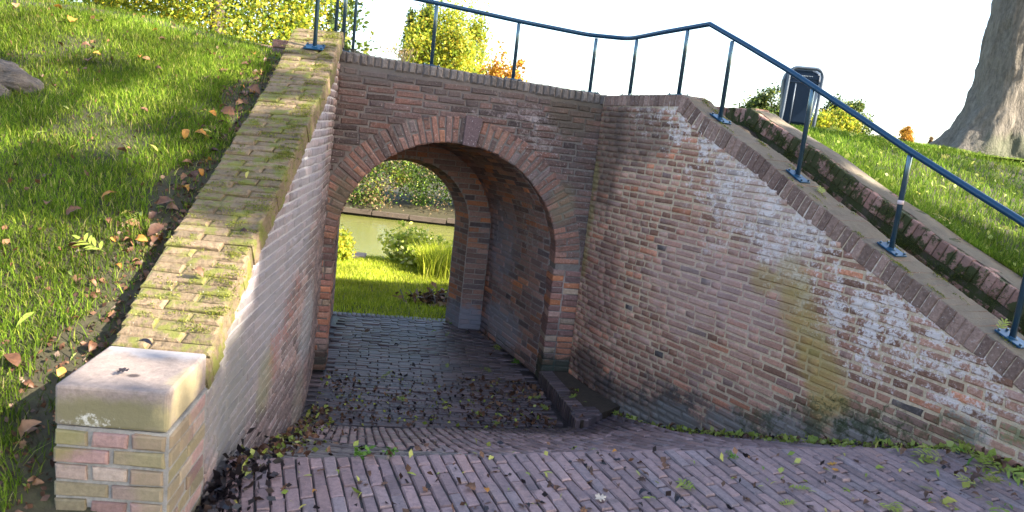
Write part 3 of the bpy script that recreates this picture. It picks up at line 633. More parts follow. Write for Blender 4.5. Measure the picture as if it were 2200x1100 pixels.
# moss tufts: short leaf-like hairs on a surface
def hairs(pts, nrm, h, wd, seed=0):
    r = np.random.default_rng(seed); n = len(pts); pts = np.asarray(pts); nrm = np.asarray(nrm)
    d = nrm+r.normal(0, .45, (n, 3)); d /= np.linalg.norm(d, axis=1)[:, None]; a = r.normal(0, 1, (n, 3)); a = np.cross(a, d); a /= np.linalg.norm(a, axis=1)[:, None]
    hh = (h*r.uniform(.5, 1.3, n))[:, None]; V = np.stack([pts-a*wd, pts+a*wd, pts+d*hh], 1).reshape(-1, 3); return V, np.arange(3*n).reshape(-1, 3), r.random(n)
M_moss = leafmat('moss_green', [(0, (.06, .075, .01)), (.5, (.13, .15, .015)), (1, (.26, .25, .03))], .25)
M_moss2 = leafmat('moss_dark', [(0, (.02, .03, .006)), (.6, (.06, .08, .012)), (1, (.12, .14, .02))], .2)
def moss(parent, mat, blobs, dens=26000, h=.008):
    P = []; Nn = []
    for c, e1, e2, n_, r1, r2 in blobs:
        k = int(dens*r1*r2*3.1); a = np.sqrt(rng.random(k))*(1+.25*rng.standard_normal(k)); t = rng.random(k)*2*math.pi
        hump = np.clip(1-a**2, 0, 1)*.006
        P.append(c+np.outer(a*np.cos(t)*r1, e1)+np.outer(a*np.sin(t)*r2, e2)+np.outer(hump, n_)); Nn.append(np.tile(n_, (k, 1)))
    P = np.concatenate(P); V, Fm, rn = hairs(P, np.concatenate(Nn), h, .0022, 3)
    o = link('moss', mesh('moss', V, Fm, mat, rnd=rn), parent); o['kind'] = 'stuff'
bl = []
for i in range(38):
    s = random.uniform(.9, 3.3); d = abs(random.gauss(0, .05))+.01 if random.random() < .45 else random.uniform(.12, .21)
    p0 = rw(s, d, rw_cop(s)+.0); e = rw(s+.05, d, rw_cop(s+.05))-p0; e /= np.linalg.norm(e); a = az_r(s); ey = np.array([math.cos(a), math.sin(a), 0]); n_ = np.cross(e, ey); n_ *= np.sign(n_[2])
    bl.append((p0, e, ey, n_, random.uniform(.015, .06), random.uniform(.008, .022)))
moss(rwall, M_moss, bl)

# terrace wall behind the right coping, with the trough between them
ter = empty('terrace_wall', tuple(rw(2., .6, 1.2)), 'mossy low brick wall running parallel behind the right coping and railing', 'wall')
TD, TT = .56, .76; tz = lambda s: rw_cop(s)+.045 if s > .98 else 2.235
S0 = .93; sg = np.arange(S0, SMAX, .1)
G = np.array([[rw(s, TD+.006, tz(s)-.9), rw(s, TD+.007, tz(s)-.007), rw(s, TT-.002, tz(s)-.007), rw(s, TT, tz(s)-.9)] for s in sg]); V, Fq = grid_mesh(G)
V = np.concatenate([V, G[0].reshape(-1, 3)]); Fq = [tuple(f) for f in Fq]+[(len(V)-4, len(V)-3, len(V)-2, len(V)-1)]
link('mortar_bed', mesh('ter', V, Fq, M_sm), ter)
bc = Bricks('coping_brick', M_sb, ter, dims=((.10, .2, .044), (.10, .2, .044)), ch=.004, jit=.003); bt = Bricks('brick', M_sb, ter, limit=290)
bcap = []
s = S0
while s < SMAX-.06:
    p0, p1 = rw(s, TD, tz(s)), rw(s+.05, TD, tz(s+.05)); ex = p1-p0; l_ = np.linalg.norm(ex); ex /= l_; a = az_r(s); ey = np.array([math.cos(a), math.sin(a), 0]); n_ = np.cross(ex, ey); n_ *= np.sign(n_[2])
    bc.add((p0+p1)/2-n_*.05, n_, ey, ex, .10, H=.046, D=.2, rot=.01); s += .05*.05/l_
for k in range(1, 14):
    z0 = k*.05
    s = S0+(.1 if k % 2 else 0)
    while s < SMAX-.25:
        L = random.choice((.2, .2, .1)); m_ = s+L/2; p0, p1 = rw(m_-.05, TD, tz(m_-.05)), rw(m_+.05, TD, tz(m_+.05)); ex = p1-p0; ex /= np.linalg.norm(ex); a = az_r(m_); ey = np.array([math.cos(a), math.sin(a), 0])
        c = rw(m_, TD, tz(m_)-.125-z0); exh = np.array([math.sin(a), -math.cos(a), 0]); bt.add(c, ex, ey, np.cross(ex, ey)*np.sign(np.cross(ex, ey)[2]), L-.012, rot=.01); s += L
bc.build(); bt.build()
G = np.array([[rw(s, TD+.03+.015*math.sin(s*13)+.01*math.sin(s*37), tz(s)+.003), rw(s, TD+.1, tz(s)+.006+.006*math.sin(s*21)), rw(s, TT+.008, tz(s)+.004), rw(s, TT+.008, tz(s)-.05)] for s in np.arange(S0-.01, SMAX, .1)]); V, Fq = grid_mesh(G)
o = link('mortar_cap', mesh('cap', V, Fq, M_capr), ter)
bl = []
for i in range(210):
    s = random.uniform(.95, 3.7); dz = random.triangular(.0, .42, .2); a = az_r(s); e = rw(s+.05, TD, tz(s+.05))-rw(s, TD, tz(s)); e /= np.linalg.norm(e); n_ = -np.array([math.cos(a), math.sin(a), 0])
    bl.append((rw(s, TD-.004, tz(s)-dz), e, np.cross(e, n_), n_, random.uniform(.02, .08), random.uniform(.012, .04)))
moss(ter, M_moss2, bl, 22000, .009)
# cross wall at the top of the trough
cw = empty('cross_wall', tuple(rw(.9, .5, 1.9)), 'short brick cross wall closing the top end of the mossy trough', 'wall')
c0 = rw(S0-.02, TD+.02, 0); c1 = rw(.42, .42, 0); e = c1-c0; l_ = np.linalg.norm(e); e /= l_; inn = np.cross(Z3, e); inn = inn if inn[1] > 0 else -inn
mb = MB(); mb.box((c0+c1)/2+inn*.106+Z3*1.85, e, inn, Z3, l_+.1, .2, .72); mb.build('mortar_bed', M_sm, cw)
bc = Bricks('brick', M_sb, cw, dims=((.10, .2, .044), (.2, .1, .041)), ch=.006, jit=.004)
for i in range(int(l_/.05)+2): bc.add(c0+e*(i*.05)+Z3*2.19, Z3, inn, e, .10, H=.043, D=.2, rot=.02)
for k in range(5):
    for i in range(int(l_/.2)+1): bc.add(c0+e*(i*.2+(.1 if k % 2 else 0))+Z3*(2.11-.05*k), e, inn, Z3, .188, D=.1, H=.041)
bc.build()
# trough floor
G = np.array([[rw(s, d, (tz(s)-.13-.30*sst(s, 1.0, 1.6))-.02*math.sin(s*7+d*9)) for d in (.2, .3, .42, .58)] for s in np.arange(.4, SMAX, .08)]); V, Fq = grid_mesh(G)
tag(link('trough_floor', mesh('trough', V, Fq, M_soil)), kind='structure')

# ------------------------------------------------------------------ left wing wall with pier
lwall = empty('left_wing_wall', (-1.15, 3.6, .3), 'pale limewashed brick wing wall on the left with a sloping mossy top and a stone capped pier', 'wall')
ys = np.linspace(5.36, 2.28, 26); lwb = lambda y: float(np.interp(y, [2.3, 2.6, 4.4, 5.3], [.5, .5, -.05, -.05]))
G = np.array([[(lx(y, lwb(y)+(lw_cop(y)-.04-lwb(y))*k)-.006, y, lwb(y)+(lw_cop(y)-.05-lwb(y))*k) for k in np.linspace(0, 1, 6)]+[(lx(y, 2)-.32, y, lw_cop(y)-.05), (lx(y, 2)-.32, y, lw_cop(y)-.9)] for y in ys]); V, Fq = grid_mesh(G)
link('mortar_bed', mesh('lwm', V, Fq, M_lm, False), lwall)
bs = Bricks('brick', M_lb, lwall, dims=((.2, .1, .042), (.098, .1, .042)), ch=.006, jit=.0025, limit=240, rel=.5)
z = .02
while z < 2.4:
    ymin = 2.32
    for y in np.arange(5.3, 2.3, -.02):
        if lw_cop(y)-.085 < z+.022: ymin = y+.02; break
    y = 5.3+random.random()*.1
    while y > ymin:
        L = random.choice((.2, .2, .1)); y0 = max(y-L, ymin); m_ = (y+y0)/2
        if y-y0 > .03 and z > lwb(m_)-.05:
            p, q_ = np.array([lx(min(y, 5.3), z), y, z]), np.array([lx(y0, z), y0, z]); ex = q_-p; l_ = np.linalg.norm(ex); ex /= l_; ey = np.cross(ex, Z3); ey = ey if ey[0] < 0 else -ey
            bs.add((p+q_)/2, ex, ey, Z3, l_-.008, rot=.012)
        y -= L
    z += .05
bs.build()
bc = Bricks('coping_brick', M_lc, lwall, dims=((.21, .10, .047), (.105, .10, .047)), ch=.006, jit=.003, limit=290, rel=.8)
y = 2.33; i = 0
while y < 5.34:
    zc_ = lw_cop(y); dy = .0535/math.hypot(1, .465); x_in = lx(y, zc_); e = np.array([0, 1, .465]); e /= np.linalg.norm(e); xd = np.array([1., -.06, 0]); n_ = np.cross(xd, e); n_ *= np.sign(n_[2])
    wds = [(0, .215), (.215, .335)] if i % 2 else [(0, .112), (.112, .335)]
    x_in += random.uniform(-.006, .004)
    for a_, b_ in wds: bc.add(np.array([x_in+.004-(a_+b_)/2, y, zc_+random.uniform(-.004, .004)]), xd, -n_, e, b_-a_-.006, H=.0495, rot=.008)
    y += dy; i += 1
bc.build()
G = np.array([[(lx(y, 2)-.328, y, lw_cop(y)-.014), (lx(y, 2)-.15, y, lw_cop(y)-.012), (lx(y, 2)-.002, y, lw_cop(y)-.014), (lx(y, 2)-.003, y, lw_cop(y)-.07)] for y in np.linspace(5.34, 2.3, 30)]); V, Fq = grid_mesh(G)
link('coping_bed', mesh('cb', V, Fq, M_lcm), lwall)
bl = []
for i in range(260):
    y = random.uniform(2.45, 5.3); x_ = lx(y, 2)-random.choice((random.uniform(0, .33), random.uniform(.0, .08))); e = np.array([0, 1, .465]); e /= np.linalg.norm(e)
    bl.append((np.array([x_, y, lw_cop(y)+.002]), np.array([1., 0, 0]), e, np.array([0, -.42, .9]), random.uniform(.015, .06), random.uniform(.004, .018)))
for (u, v, a_, b_) in [(680, 192, .05, .04), (672, 200, .06, .05), (700, 128, .05, .03), (690, 72, .06, .03), (705, 80, .06, .03)]:
    y = np.interp(v, [60, 192, 200], [5.32, 4.15, 4.08]) if v > 100 else 5.2
    if v == 128: y = 4.72
    bl.append((np.array([lx(y, 2)-.05, y, lw_cop(y)+.006]), np.array([1., 0, 0]), e, np.array([0, -.42, .9]), a_, b_))
moss(lwall, M_moss, bl, 30000, .007)
# pier: sandstone block over coursed brick
mb = MB(); PT = 1.10; pc = [(-1.203, 1.925), (-.90, 1.948), (-.946, 2.31), (-1.25, 2.285)]
mb.add([(x_, y_, PT) for x_, y_ in pc]+[(x_, y_, PT-.118) for x_, y_ in pc], [(0, 1, 2, 3), (7, 6, 5, 4), (0, 4, 5, 1), (1, 5, 6, 2), (2, 6, 7, 3), (3, 7, 4, 0)])
o = mb.build('cap_stone', M_block, lwall, bevel=.009)
mb = MB(); mb.add([(x_*.997-.004*0, y_+.008, PT-.121) for x_, y_ in pc]+[(x_*.997, y_+.008, .1) for x_, y_ in pc], [(0, 1, 2, 3), (0, 4, 5, 1), (1, 5, 6, 2), (2, 6, 7, 3), (3, 7, 4, 0)]); mb.build('pier_core', M_pm, lwall)
bp = Bricks('pier_brick', M_pb, lwall, dims=((.14, .1, .042), (.09, .1, .042)), ch=.004, jit=.003)
p0, p1 = np.array([-1.205, 1.922, 0]), np.array([-.90, 1.945, 0]); e = p1-p0; W_ = np.linalg.norm(e); e /= W_; inn = np.cross(Z3, e)
for k in range(14):
    z = PT-.118-.034-k*.0515; cuts = [0, .098, .205, W_] if k % 2 == 0 else [0, .155, W_]
    for a_, b_ in zip(cuts[:-1], cuts[1:]): bp.add(p0+e*(a_+b_)/2+Z3*z, e, inn, Z3, b_-a_-.012, H=.041, rot=.012)
    q0, q1 = np.array([-.893, 1.955, 0]), np.array([-.937, 2.30, 0]); e2 = q1-q0; W2 = np.linalg.norm(e2); e2 /= W2; in2 = np.cross(Z3, e2); in2 = in2 if in2[0] < 0 else -in2
    cuts = [0, .1, .22, W2] if k % 2 else [0, .17, W2]
    for a_, b_ in zip(cuts[:-1], cuts[1:]): bp.add(q0+e2*(a_+b_)/2+Z3*z, e2, in2, Z3, b_-a_-.010, H=.042, rot=.012)
bp.build()

# ------------------------------------------------------------------ walls behind the left coping
sw = empty('parapet_end', (-1.8, 5.7, 2.1), 'short stub of brown brick wall showing behind the top of the left coping', 'wall')
mb = MB(); mb.box((-1.62, 5.76, 2.1), (1, 0, 0), (0, 1, 0), Z3, .6, .3, .54); mb.build('mortar_bed', M_sm, sw)
bs = Bricks('brick', M_sb2 if False else M_arch, sw, dims=((.2, .12, .056), (.12, .12, .056)), ch=.004, jit=.003)
for k in range(6):
    z = 2.35-k*.062; cuts = [-1.925, -1.80, -1.68, -1.48] if k % 2 == 0 else [-1.925, -1.72, -1.52]
    for a_, b_ in zip(cuts[:-1], cuts[1:]): bs.add(np.array([(a_+b_)/2, 5.605, z]), (1, 0, 0), (0, 1, 0), Z3, b_-a_-.008, H=.055)
bs.build()
fp = empty('far_parapet', (-3.3, 8., 2.3), 'low brown brick wall along the crest of the grass behind the left bank', 'wall')
a0, a1 = np.array([-4.6, 8.15, 2.60]), np.array([-2.3, 7.93, 2.475]); e = a1-a0; l_ = np.linalg.norm(e); e /= l_; inn = np.cross(Z3, e); inn /= np.linalg.norm(inn)
mb = MB(); mb.box((a0+a1)/2+inn*.1-Z3*.42, e, inn, np.cross(e, inn), l_, .19, .75); mb.build('mortar_bed', M_sm, fp)
bs = Bricks('coping_brick', M_arch, fp, dims=((.1, .2, .05), (.1, .2, .05)), ch=.005, jit=.003)
for i in range(int(l_/.06)): bs.add(a0+e*(i*.06+.03)-Z3*.05, Z3, inn, e, .10, H=.054, D=.2, rot=.02)
bs.build()

# ------------------------------------------------------------------ railing
rl = empty('handrail', tuple(fac(1.2, 2.3, .1)), 'dark blue tubular handrail on steel posts following the top of the wall and the slope', 'railing')
rp = []
pts = [fac(-.03, 2.785, .1), fac(.6, 2.745, .1), fac(1.2, 2.70, .1), fac(1.72, 2.672, .1)]
bend = [(.0, 2.672), (.12, 2.665), (.3, 2.672), (.47, 2.683), (.915, 2.716)]
for s, z in bend: pts.append(rw(s, .11, z))
for s, z in [(1.2136, 2.583), (1.576, 2.418), (2.062, 2.18), (2.364, 2.034), (2.725, 1.873), (2.943, 1.778), (3.4, 1.56), (3.9, 1.33), (4.4, 1.1)]: pts.append(rw(s, .11, z))
def smooth_rail(P, sharp):
    out = []
    for i, p in enumerate(P):
        if 0 < i < len(P)-1 and i not in sharp:
            a_, b_ = P[i-1], P[i+1]; la, lb = np.linalg.norm(a_-p), np.linalg.norm(b_-p); r_ = min(.06, la*.4, lb*.4)
            A_ = p+(a_-p)/la*r_; B_ = p+(b_-p)/lb*r_
            out += [A_*(1-t)**2+2*p*t*(1-t)+B_*t*t for t in (0, .33, .66, 1)]
        else: out.append(p)
    return out
mb = MB(); mb.tube(smooth_rail(pts, {8}), .0158, 14); mb.build('top_rail', M_blue, rl, True)
def post(base, top, ex, slope_n, nm='post'):
    mb = MB(); mb.tube([base, base+(top-base)*.97, top-Z3*.004], [.0135, .0135, .011], 14); p = mb.build(nm, M_steel, rl, True)
    n_ = slope_n/np.linalg.norm(slope_n); ey = np.cross(n_, ex); ey /= np.linalg.norm(ey); ex2 = np.cross(ey, n_)
    mb = MB(); mb.box(base+n_*.008, ex2, ey, n_, .125, .085, .008); pl = mb.build('base_plate', M_blue, p, bevel=.0015)
    for a_ in (-1, 1):
        for b_ in (-1, 1): mb = MB(); mb.tube([base+n_*.01+ex2*a_*.052+ey*b_*.03, base+n_*.021+ex2*a_*.052+ey*b_*.03], .006, 6); mb.build('bolt', M_steel, p)
    mb = MB(); mb.tube([base+n_*.011, base+n_*.017], [.02, .0145], 14); mb.build('weld_collar', M_blue, p, True)
for s, z0, z1 in [(.597, 2.3, 2.735), (1.2, 2.276, 2.69), (1.79, 2.252, 2.66), (-.035, 2.322, 2.775)]: post(fac(s, z0, .1), fac(s, z1, .1), FT, Z3)
for s, z1 in [(.19, 2.655), (.735, 2.69), (1.115, 2.61), (1.737, 2.33), (2.368, 2.02), (3.003, 1.745), (3.65, 1.44), (4.3, 1.14)]:
    e = rw(s+.05, .11, rw_cop(s+.05))-rw(s-.05, .11, rw_cop(s-.05)); e /= np.linalg.norm(e); a = az_r(s); ey = np.array([math.cos(a), math.sin(a), 0]); n_ = np.cross(e, ey); n_ *= np.sign(n_[2])
    post(rw(s, .11, rw_cop(s)), rw(s, .11, z1), e, n_)
mb = MB(); pb = rw(2.368, .11, 0); mb.tube([pb+Z3*1.775, pb+Z3*1.795], .0148, 14); mb.build('tape_band', M_tape, rl, True)
lr = empty('left_handrail', (-1.44, 5., 2.3), 'steel rail posts rising from a square plate on top of the mossy left coping', 'railing')
rl_main = rl; rl = lr; e = np.array([0, 1, .465]); e /= np.linalg.norm(e)
y = 4.98; post(np.array([-1.43, y, lw_cop(y)+.006]), np.array([-1.43, y, 3.02]), np.array([1., 0, 0]), np.array([0, -.42, .9]))
for x_, y_ in [(-1.62, 6.2), (-1.60, 6.75)]: post(np.array([x_, y_, 2.18]), np.array([x_, y_, 3.14]), np.array([1., 0, 0]), Z3)
mb = MB(); mb.tube([(-1.43, 4.98, 3.02), (-1.5, 5.4, 3.07), (-1.62, 6.2, 3.14), (-1.60, 6.75, 3.14), (-1.60, 7.2, 3.14)], .0158, 14); mb.build('top_rail', M_blue, lr, True)
rl = rl_main

# ------------------------------------------------------------------ terrain
def terr(name, P, mat, label=None):
    V, Fq = grid_mesh(P); o = link(name, mesh(name, V, Fq, mat, True)); tag(o, kind='structure'); return o
ysb = np.concatenate([np.arange(-4, 1.9, .3), np.arange(1.9, 7.31, .09)]); us = np.concatenate([[-.14, 0, .03, .08], np.arange(.16, 3.2, .12), np.arange(3.4, 14, .6)])
G = np.array([[(lx(min(max(y, 1.95), 5.3), 2)-.32-u, y, zB(lx(min(max(y, 1.95), 5.3))-.33-u, y)) for u in us] for y in ysb]); terr('grass_bank', G, M_turf)
# ground in front of the pier, left of the paving
G = np.array([[(x, y, min(zB(x-.35, y), .62)+.02*math.sin(9*x+5*y)) for x in np.linspace(-1.35, -.9, 6)] for y in np.linspace(-4, 1.95, 20)]); terr('soil_patch', G, M_soil)
P = []
for s in np.concatenate([np.arange(-1.9, 5.5, .12), np.arange(5.6, 9, .6)]):
    row = []
    for d in np.concatenate([[TT-.01, TT+.05], np.arange(.9, 4, .2), np.arange(4.3, 20, .9)]):
        p = rw(min(s, SMAX+.4), d) if s < SMAX+.4 else rw(SMAX+.4, d)+np.array([math.sin(.45), -math.cos(.45), 0])*(s-SMAX-.4); row.append((p[0], p[1], zM(p[0], p[1])))
    P.append(row)
terr('grass_mound', np.array(P), M_turf)
xs = np.concatenate([np.arange(-40, -7, 1.5), np.arange(-7, 3, .2), np.arange(3, 12, .5), np.arange(12, 45, 2)]); yf = np.concatenate([[6.98, 7.02], np.arange(7.1, 13.4, .2), np.arange(13.5, 20, .8)])
G = np.array([[(x, y, zG(x, y)) for x in xs] for y in yf]); terr('river_bank', G, M_turf)
mb = MB()
for s0, s1 in ((-.3, -8.), (1.6, 9.)):        # retaining faces that end the two grass masses above the passage mouth
    pass
wat, nt, b = newmat('river_water'); b.inputs['Base Color'].default_value = (.15, .155, .04, 1); b.inputs['Roughness'].default_value = .12; b.inputs['Specular IOR Level'].default_value = .5
pos = N(nt, 'ShaderNodeNewGeometry').outputs['Position']; n1 = noise(nt, pos, 5, 4, .6); bp = N(nt, 'ShaderNodeBump'); bp.inputs['Strength'].default_value = .25; bp.inputs['Distance'].default_value = .05; nt.links.new(n1, bp.inputs['Height']); nt.links.new(bp.outputs[0], b.inputs['Normal'])
tag(link('river', mesh('river', [(-90, 9, -.84), (90, 9, -.84), (90, 20.6, -.84), (-90, 20.6, -.84)], [(0, 1, 2, 3)], wat)), kind='structure')
xs = np.arange(-60, 61, 1.5); yf = np.array([20.15, 20.2, 21, 23, 26, 32, 45, 80, 200, 500])
G = np.array([[(x*(1+max(0, y-26)/30), y, -1.2 if i == 0 else (-.62 if i == 1 else -.5+.1*math.sin(x*.7+y))) for x in xs] for i, y in enumerate(yf)]); terr('far_bank', G, M_turf)
beam = MB()
for k in range(14): beam.box((-8.5+k*1.02, 20.08-.0*k, -.70+random.uniform(-.02, .02)), (1, 0, 0), (0, 1, 0), Z3, .98, .12, .12)
o = beam.build('timber_edging', M_bark2); tag(o, 'dark timber edging along the far bank of the river', 'edging')
o['kind'] = 'structure'

# ------------------------------------------------------------------ foliage
def leaf_mesh(name, C, size, mat, parent, flat=.0, aspect=.6, seed=0):
    r = np.random.default_rng(seed); n = len(C); size = size*r.uniform(.6, 1.35, n)
    a = r.normal(0, 1, (n, 3)); a[:, 2] -= .35; a /= np.linalg.norm(a, axis=1)[:, None]; b = np.cross(a, r.normal(0, 1, (n, 3))); b /= np.linalg.norm(b, axis=1)[:, None]; c = np.cross(a, b)
    s = size[:, None]; V = np.stack([C, C+a*s*.5+b*s*aspect*.5+c*s*.07, C+a*s, C+a*s*.5-b*s*aspect*.5+c*s*.07], 1).reshape(-1, 3)
    return link(name, mesh(name, V, np.arange(4*n).reshape(-1, 4), mat, rnd=r.random(n)), parent)
def blob_points(c, rad, n, clumps, seed, hollow=.55, low=-.9, tight=.16):
    r = np.random.default_rng(seed); c = np.asarray(c, float); rad = np.asarray(rad, float); K = []
    while len(K) < clumps:
        d = r.normal(0, 1, 3); d /= np.linalg.norm(d)
        if d[2] < low: continue
        rr = hollow+(1-hollow)*r.random()**.6; lump = 1+.16*math.sin(d[0]*5+seed)+.13*math.sin(d[2]*7+d[1]*4+seed*2); K.append(c+d*rad*rr*lump)
    K = np.array(K); k = r.integers(0, clumps, n); sz = r.uniform(.5, 1.5, clumps)[k]
    return K[k]+r.normal(0, 1, (n, 3))*(rad*tight)*sz[:, None], K
def tree(name, base, h, c, rad, n, leaf, mat, label, cat, clumps=90, seed=1, tr=.16, group=None, low=-.8, keep=None, bark=None, tight=.13):
    o = empty(name, tuple(base), label, cat, group); mb = MB(); base = np.asarray(base, float); c = np.asarray(c, float); top = c+np.array([0, 0, rad[2]*.4])
    mb.tube([base-Z3*.3, base+(c-base)*.35+np.array([.05, 0, 0]), c, top], [tr*1.3, tr, tr*.6, tr*.15], 8); mb.build('trunk', bark or M_bark2, o, True)
    C, K = blob_points(c, rad, n, clumps, seed, low=low, tight=tight); mb = MB(); r = np.random.default_rng(seed+5)
    for k in K[r.permutation(len(K))[:26]]:
        st = base+(c-base)*r.uniform(.55, 1.); mid = (st+k)/2+r.normal(0, .06, 3)*rad; mb.tube([st, mid, k], [tr*.3, tr*.16, tr*.05], 5)
    mb.build('limbs', bark or M_bark2, o, True)
    if keep is not None: C = C[keep(C)]
    leaf_mesh('crown', C, leaf, mat, o, seed=seed); return o
L_yg = leafmat('leaves_yellow_green', [(0, (.06, .12, .015)), (.4, (.20, .30, .03)), (.75, (.42, .46, .05)), (1, (.58, .52, .06))], .5, vary=.5)
L_yel = leafmat('leaves_yellow', [(0, (.10, .17, .02)), (.35, (.28, .36, .03)), (.75, (.52, .50, .04)), (1, (.6, .42, .04))], .5, vary=.8)
L_gr = leafmat('leaves_green', [(0, (.03, .05, .012)), (.5, (.07, .11, .022)), (.85, (.13, .18, .03)), (1, (.3, .28, .04))], .42, vary=.8)
L_or = leafmat('leaves_orange', [(0, (.25, .13, .02)), (.5, (.45, .2, .02)), (1, (.5, .32, .04))], .4)
L_dk = leafmat('leaves_dark', [(0, (.015, .03, .01)), (.6, (.04, .065, .015)), (1, (.08, .11, .02))], .35)
L_dry = leafmat('leaves_dry', [(0, (.08, .055, .025)), (.5, (.20, .13, .06)), (1, (.34, .25, .14))], .35)
L_far = leafmat('leaves_far_bank', [(0, (.05, .10, .02)), (.5, (.13, .24, .035)), (.85, (.24, .34, .05)), (1, (.42, .46, .12))], .45, vary=1.5)
L_bush = leafmat('leaves_bush', [(0, (.18, .26, .03)), (.5, (.42, .48, .06)), (.8, (.58, .58, .12)), (1, (.7, .66, .35))], .45)
tree('broadleaf_tree', (-9.6, 17, 1.), 9, (-9.8, 17, 5.4), (4.4, 3.2, 4.2), 130000, .08, L_yg, 'tall yellow green tree filling the top left behind the grass bank', 'tree', 300, 3)
tree('broadleaf_tree', (-6.6, 15.5, .8), 8, (-6.6, 16, 5.6), (2.6, 2.2, 3.9), 52000, .075, L_yel, 'golden yellow tree rising right behind the left handrail posts', 'tree', 100, 5)
tree('broadleaf_tree', (-4.7, 17, 0), 6, (-4.7, 17, 2.9), (1.0, 1.4, 1.9), 2600, .13, L_gr, 'thin grey green shrubby tree at the right foot of the golden tree', 'tree', 60, 9, tr=.06)
D = 46; cx = at_y(955, 100, D); tree('broadleaf_tree', (cx[0], D, -.3), 10, (cx[0], D, 5.2), (2.35, 2.2, 3.35), 34000, .17, L_yel, 'rounded yellow green tree standing alone beyond the bridge between two rail posts', 'tree', 110, 11, tr=.22)
p = at_y(905, 80, D+1); tree('broadleaf_tree', (p[0], D+1.5, -.3), 9, (p[0], D+1.5, 6.4), (1.0, 1.5, 2.4), 9000, .17, L_gr, 'greener tree leaning against the left side of the lone yellow tree', 'tree', 60, 12, tr=.15)
p = at_y(1075, 155, 50); tree('broadleaf_tree', (p[0], 50, -.3), 6, (p[0], 50, 4.2), (2.0, 1.5, 2.3), 3500, .26, L_or, 'small orange tree just left of the second bridge rail post', 'tree', 60, 13)
for (u, v, d_, rx, rz, mat, lab, sd) in [(1655, 235, 42, 1.5, 1.1, L_gr, 'small pale green tree top left of the litter bin', 21), (1620, 245, 44, 1.1, .6, L_yg, 'low yellow green bush between the cross wall and the litter bin', 22), (1765, 285, 38, 1.5, 1.3, L_yel, 'bright yellow tree just right of the litter bin', 23),
                                    (1805, 272, 44, 1.35, 1.5, L_gr, 'dark green tree right of the bright yellow tree', 24), (1895, 312, 60, 1.6, .7, L_gr, 'low blue green tree under the handrail on the skyline', 25), (1946, 300, 60, .55, .9, L_or, 'little orange tree on the skyline under the sloping handrail', 26)]:
    q = at_y(u, v, d_); tree('background_tree', (q[0], d_, -.3), 5, q, (rx, rx, rz), int(4200*rx*rz)+1200, .15, mat, lab, 'tree', 40, sd, tr=.1, low=-.95)
q = at_y(1998, 312, 60); con = empty('conifer', (q[0], 60, -.3), 'tiny purple brown conifer on the skyline left of the big trunk', 'tree'); mb = MB(); mb.tube([(q[0], 60, -.4), (q[0], 60, q[2]+.5)], [.1, .02], 6); mb.build('trunk', M_bark2, con)
C = []
for i in range(1800):
    t = random.random(); a = random.random()*6.28; r_ = (1-t)*.75*random.uniform(.3, 1); C.append((q[0]+r_*math.cos(a), 60+r_*math.sin(a), q[2]-2+2.6*t-r_*.3))
leaf_mesh('crown', np.array(C), .16, L_dry, con)
# low hedge on the skyline right
for k, (u0, u1, v_, mat, lab) in enumerate([(1840, 1925, 322, L_yel, 'row of low yellow bushes on the skyline right of the bin'), (1700, 1800, 318, L_yel, 'low yellow hedge behind the foot of the litter bin')]):
    a_, b_ = at_y(u0, v_, 40), at_y(u1, v_, 40); n = 2200; C = a_+(b_-a_)*rng.random((n, 1))+rng.normal(0, 1, (n, 3))*np.array([.1, .4, .28]); C[:, 2] -= .2
    tag(leaf_mesh('hedge', C, .18, mat, None, seed=40+k), lab, 'hedge')
# bramble wall beyond the river
wall = empty('riverside_thicket', (-3.5, 22, -.5), 'dense green and straw coloured bramble thicket on the far bank seen through the arch', 'bushes')
r = np.random.default_rng(5)
for nm, mat, n, cl, sd in (('foliage', L_far, 80000, 170, 1), ('foliage', L_yg, 20000, 110, 2), ('dead_stems', L_dry, 4200, 26, 3), ('foliage', L_dk, 14000, 90, 4)):
    K = np.stack([r.uniform(-9.5, 4, cl), r.uniform(20.4, 22.6, cl), r.uniform(-.55, 2.6, cl)], 1)
    if nm == 'dead_stems': K[:, 0] = r.uniform(-5.5, -.5, cl); K[:, 2] = r.uniform(-.6, 1.1, cl); K[:, 1] = r.uniform(20.2, 21, cl)
    if mat is L_dk: K[:, 1] += .7  # dark leaves set deeper, standing in for shade inside the thicket
    k = r.integers(0, cl, n); C = K[k]+r.normal(0, 1, (n, 3))*np.array([.28, .22, .24])*r.uniform(.5, 1.5, cl)[k][:, None]; C = C[C[:, 2] > -.8]
    o = leaf_mesh(nm, C, .065, mat, wall, seed=sd); o['kind'] = 'stuff'
# bushes on the near bank
def bush(u, v, d_, rad, n, leaf, mat, lab, sd, stems=8, name='bush'):
    q = at_y(u, v, d_); g = zG(q[0], d_); o = empty(name, (q[0], d_, g), lab, 'bush'); C, K = blob_points(q, rad, n, 70, sd, hollow=.3, tight=.2); leaf_mesh('foliage', C, leaf, mat, o, seed=sd); mb = MB(); b_ = np.array([q[0], d_, g-.05])
    for k in K[:stems*2]: mb.tube([b_+rng.normal(0, .04, 3)*(1, 1, 0), (b_+k)/2+rng.normal(0, .04, 3), k], [.012, .008, .004], 5)
    mb.build('stems', M_bark2, o); return o
bush(878, 530, 12.0, (.36, .35, .30), 1500, .085, L_bush, 'leafy yellow green bush at the water edge in the middle of the arch view', 31)
bush(925, 545, 11.6, (.40, .35, .22), 1700, .07, L_bush, 'low bright bush right of the middle one against the far pier', 32)
bush(738, 535, 11.4, (.14, .3, .30), 1100, .06, L_yel, 'yellow bush at the left edge of the arch view', 33)
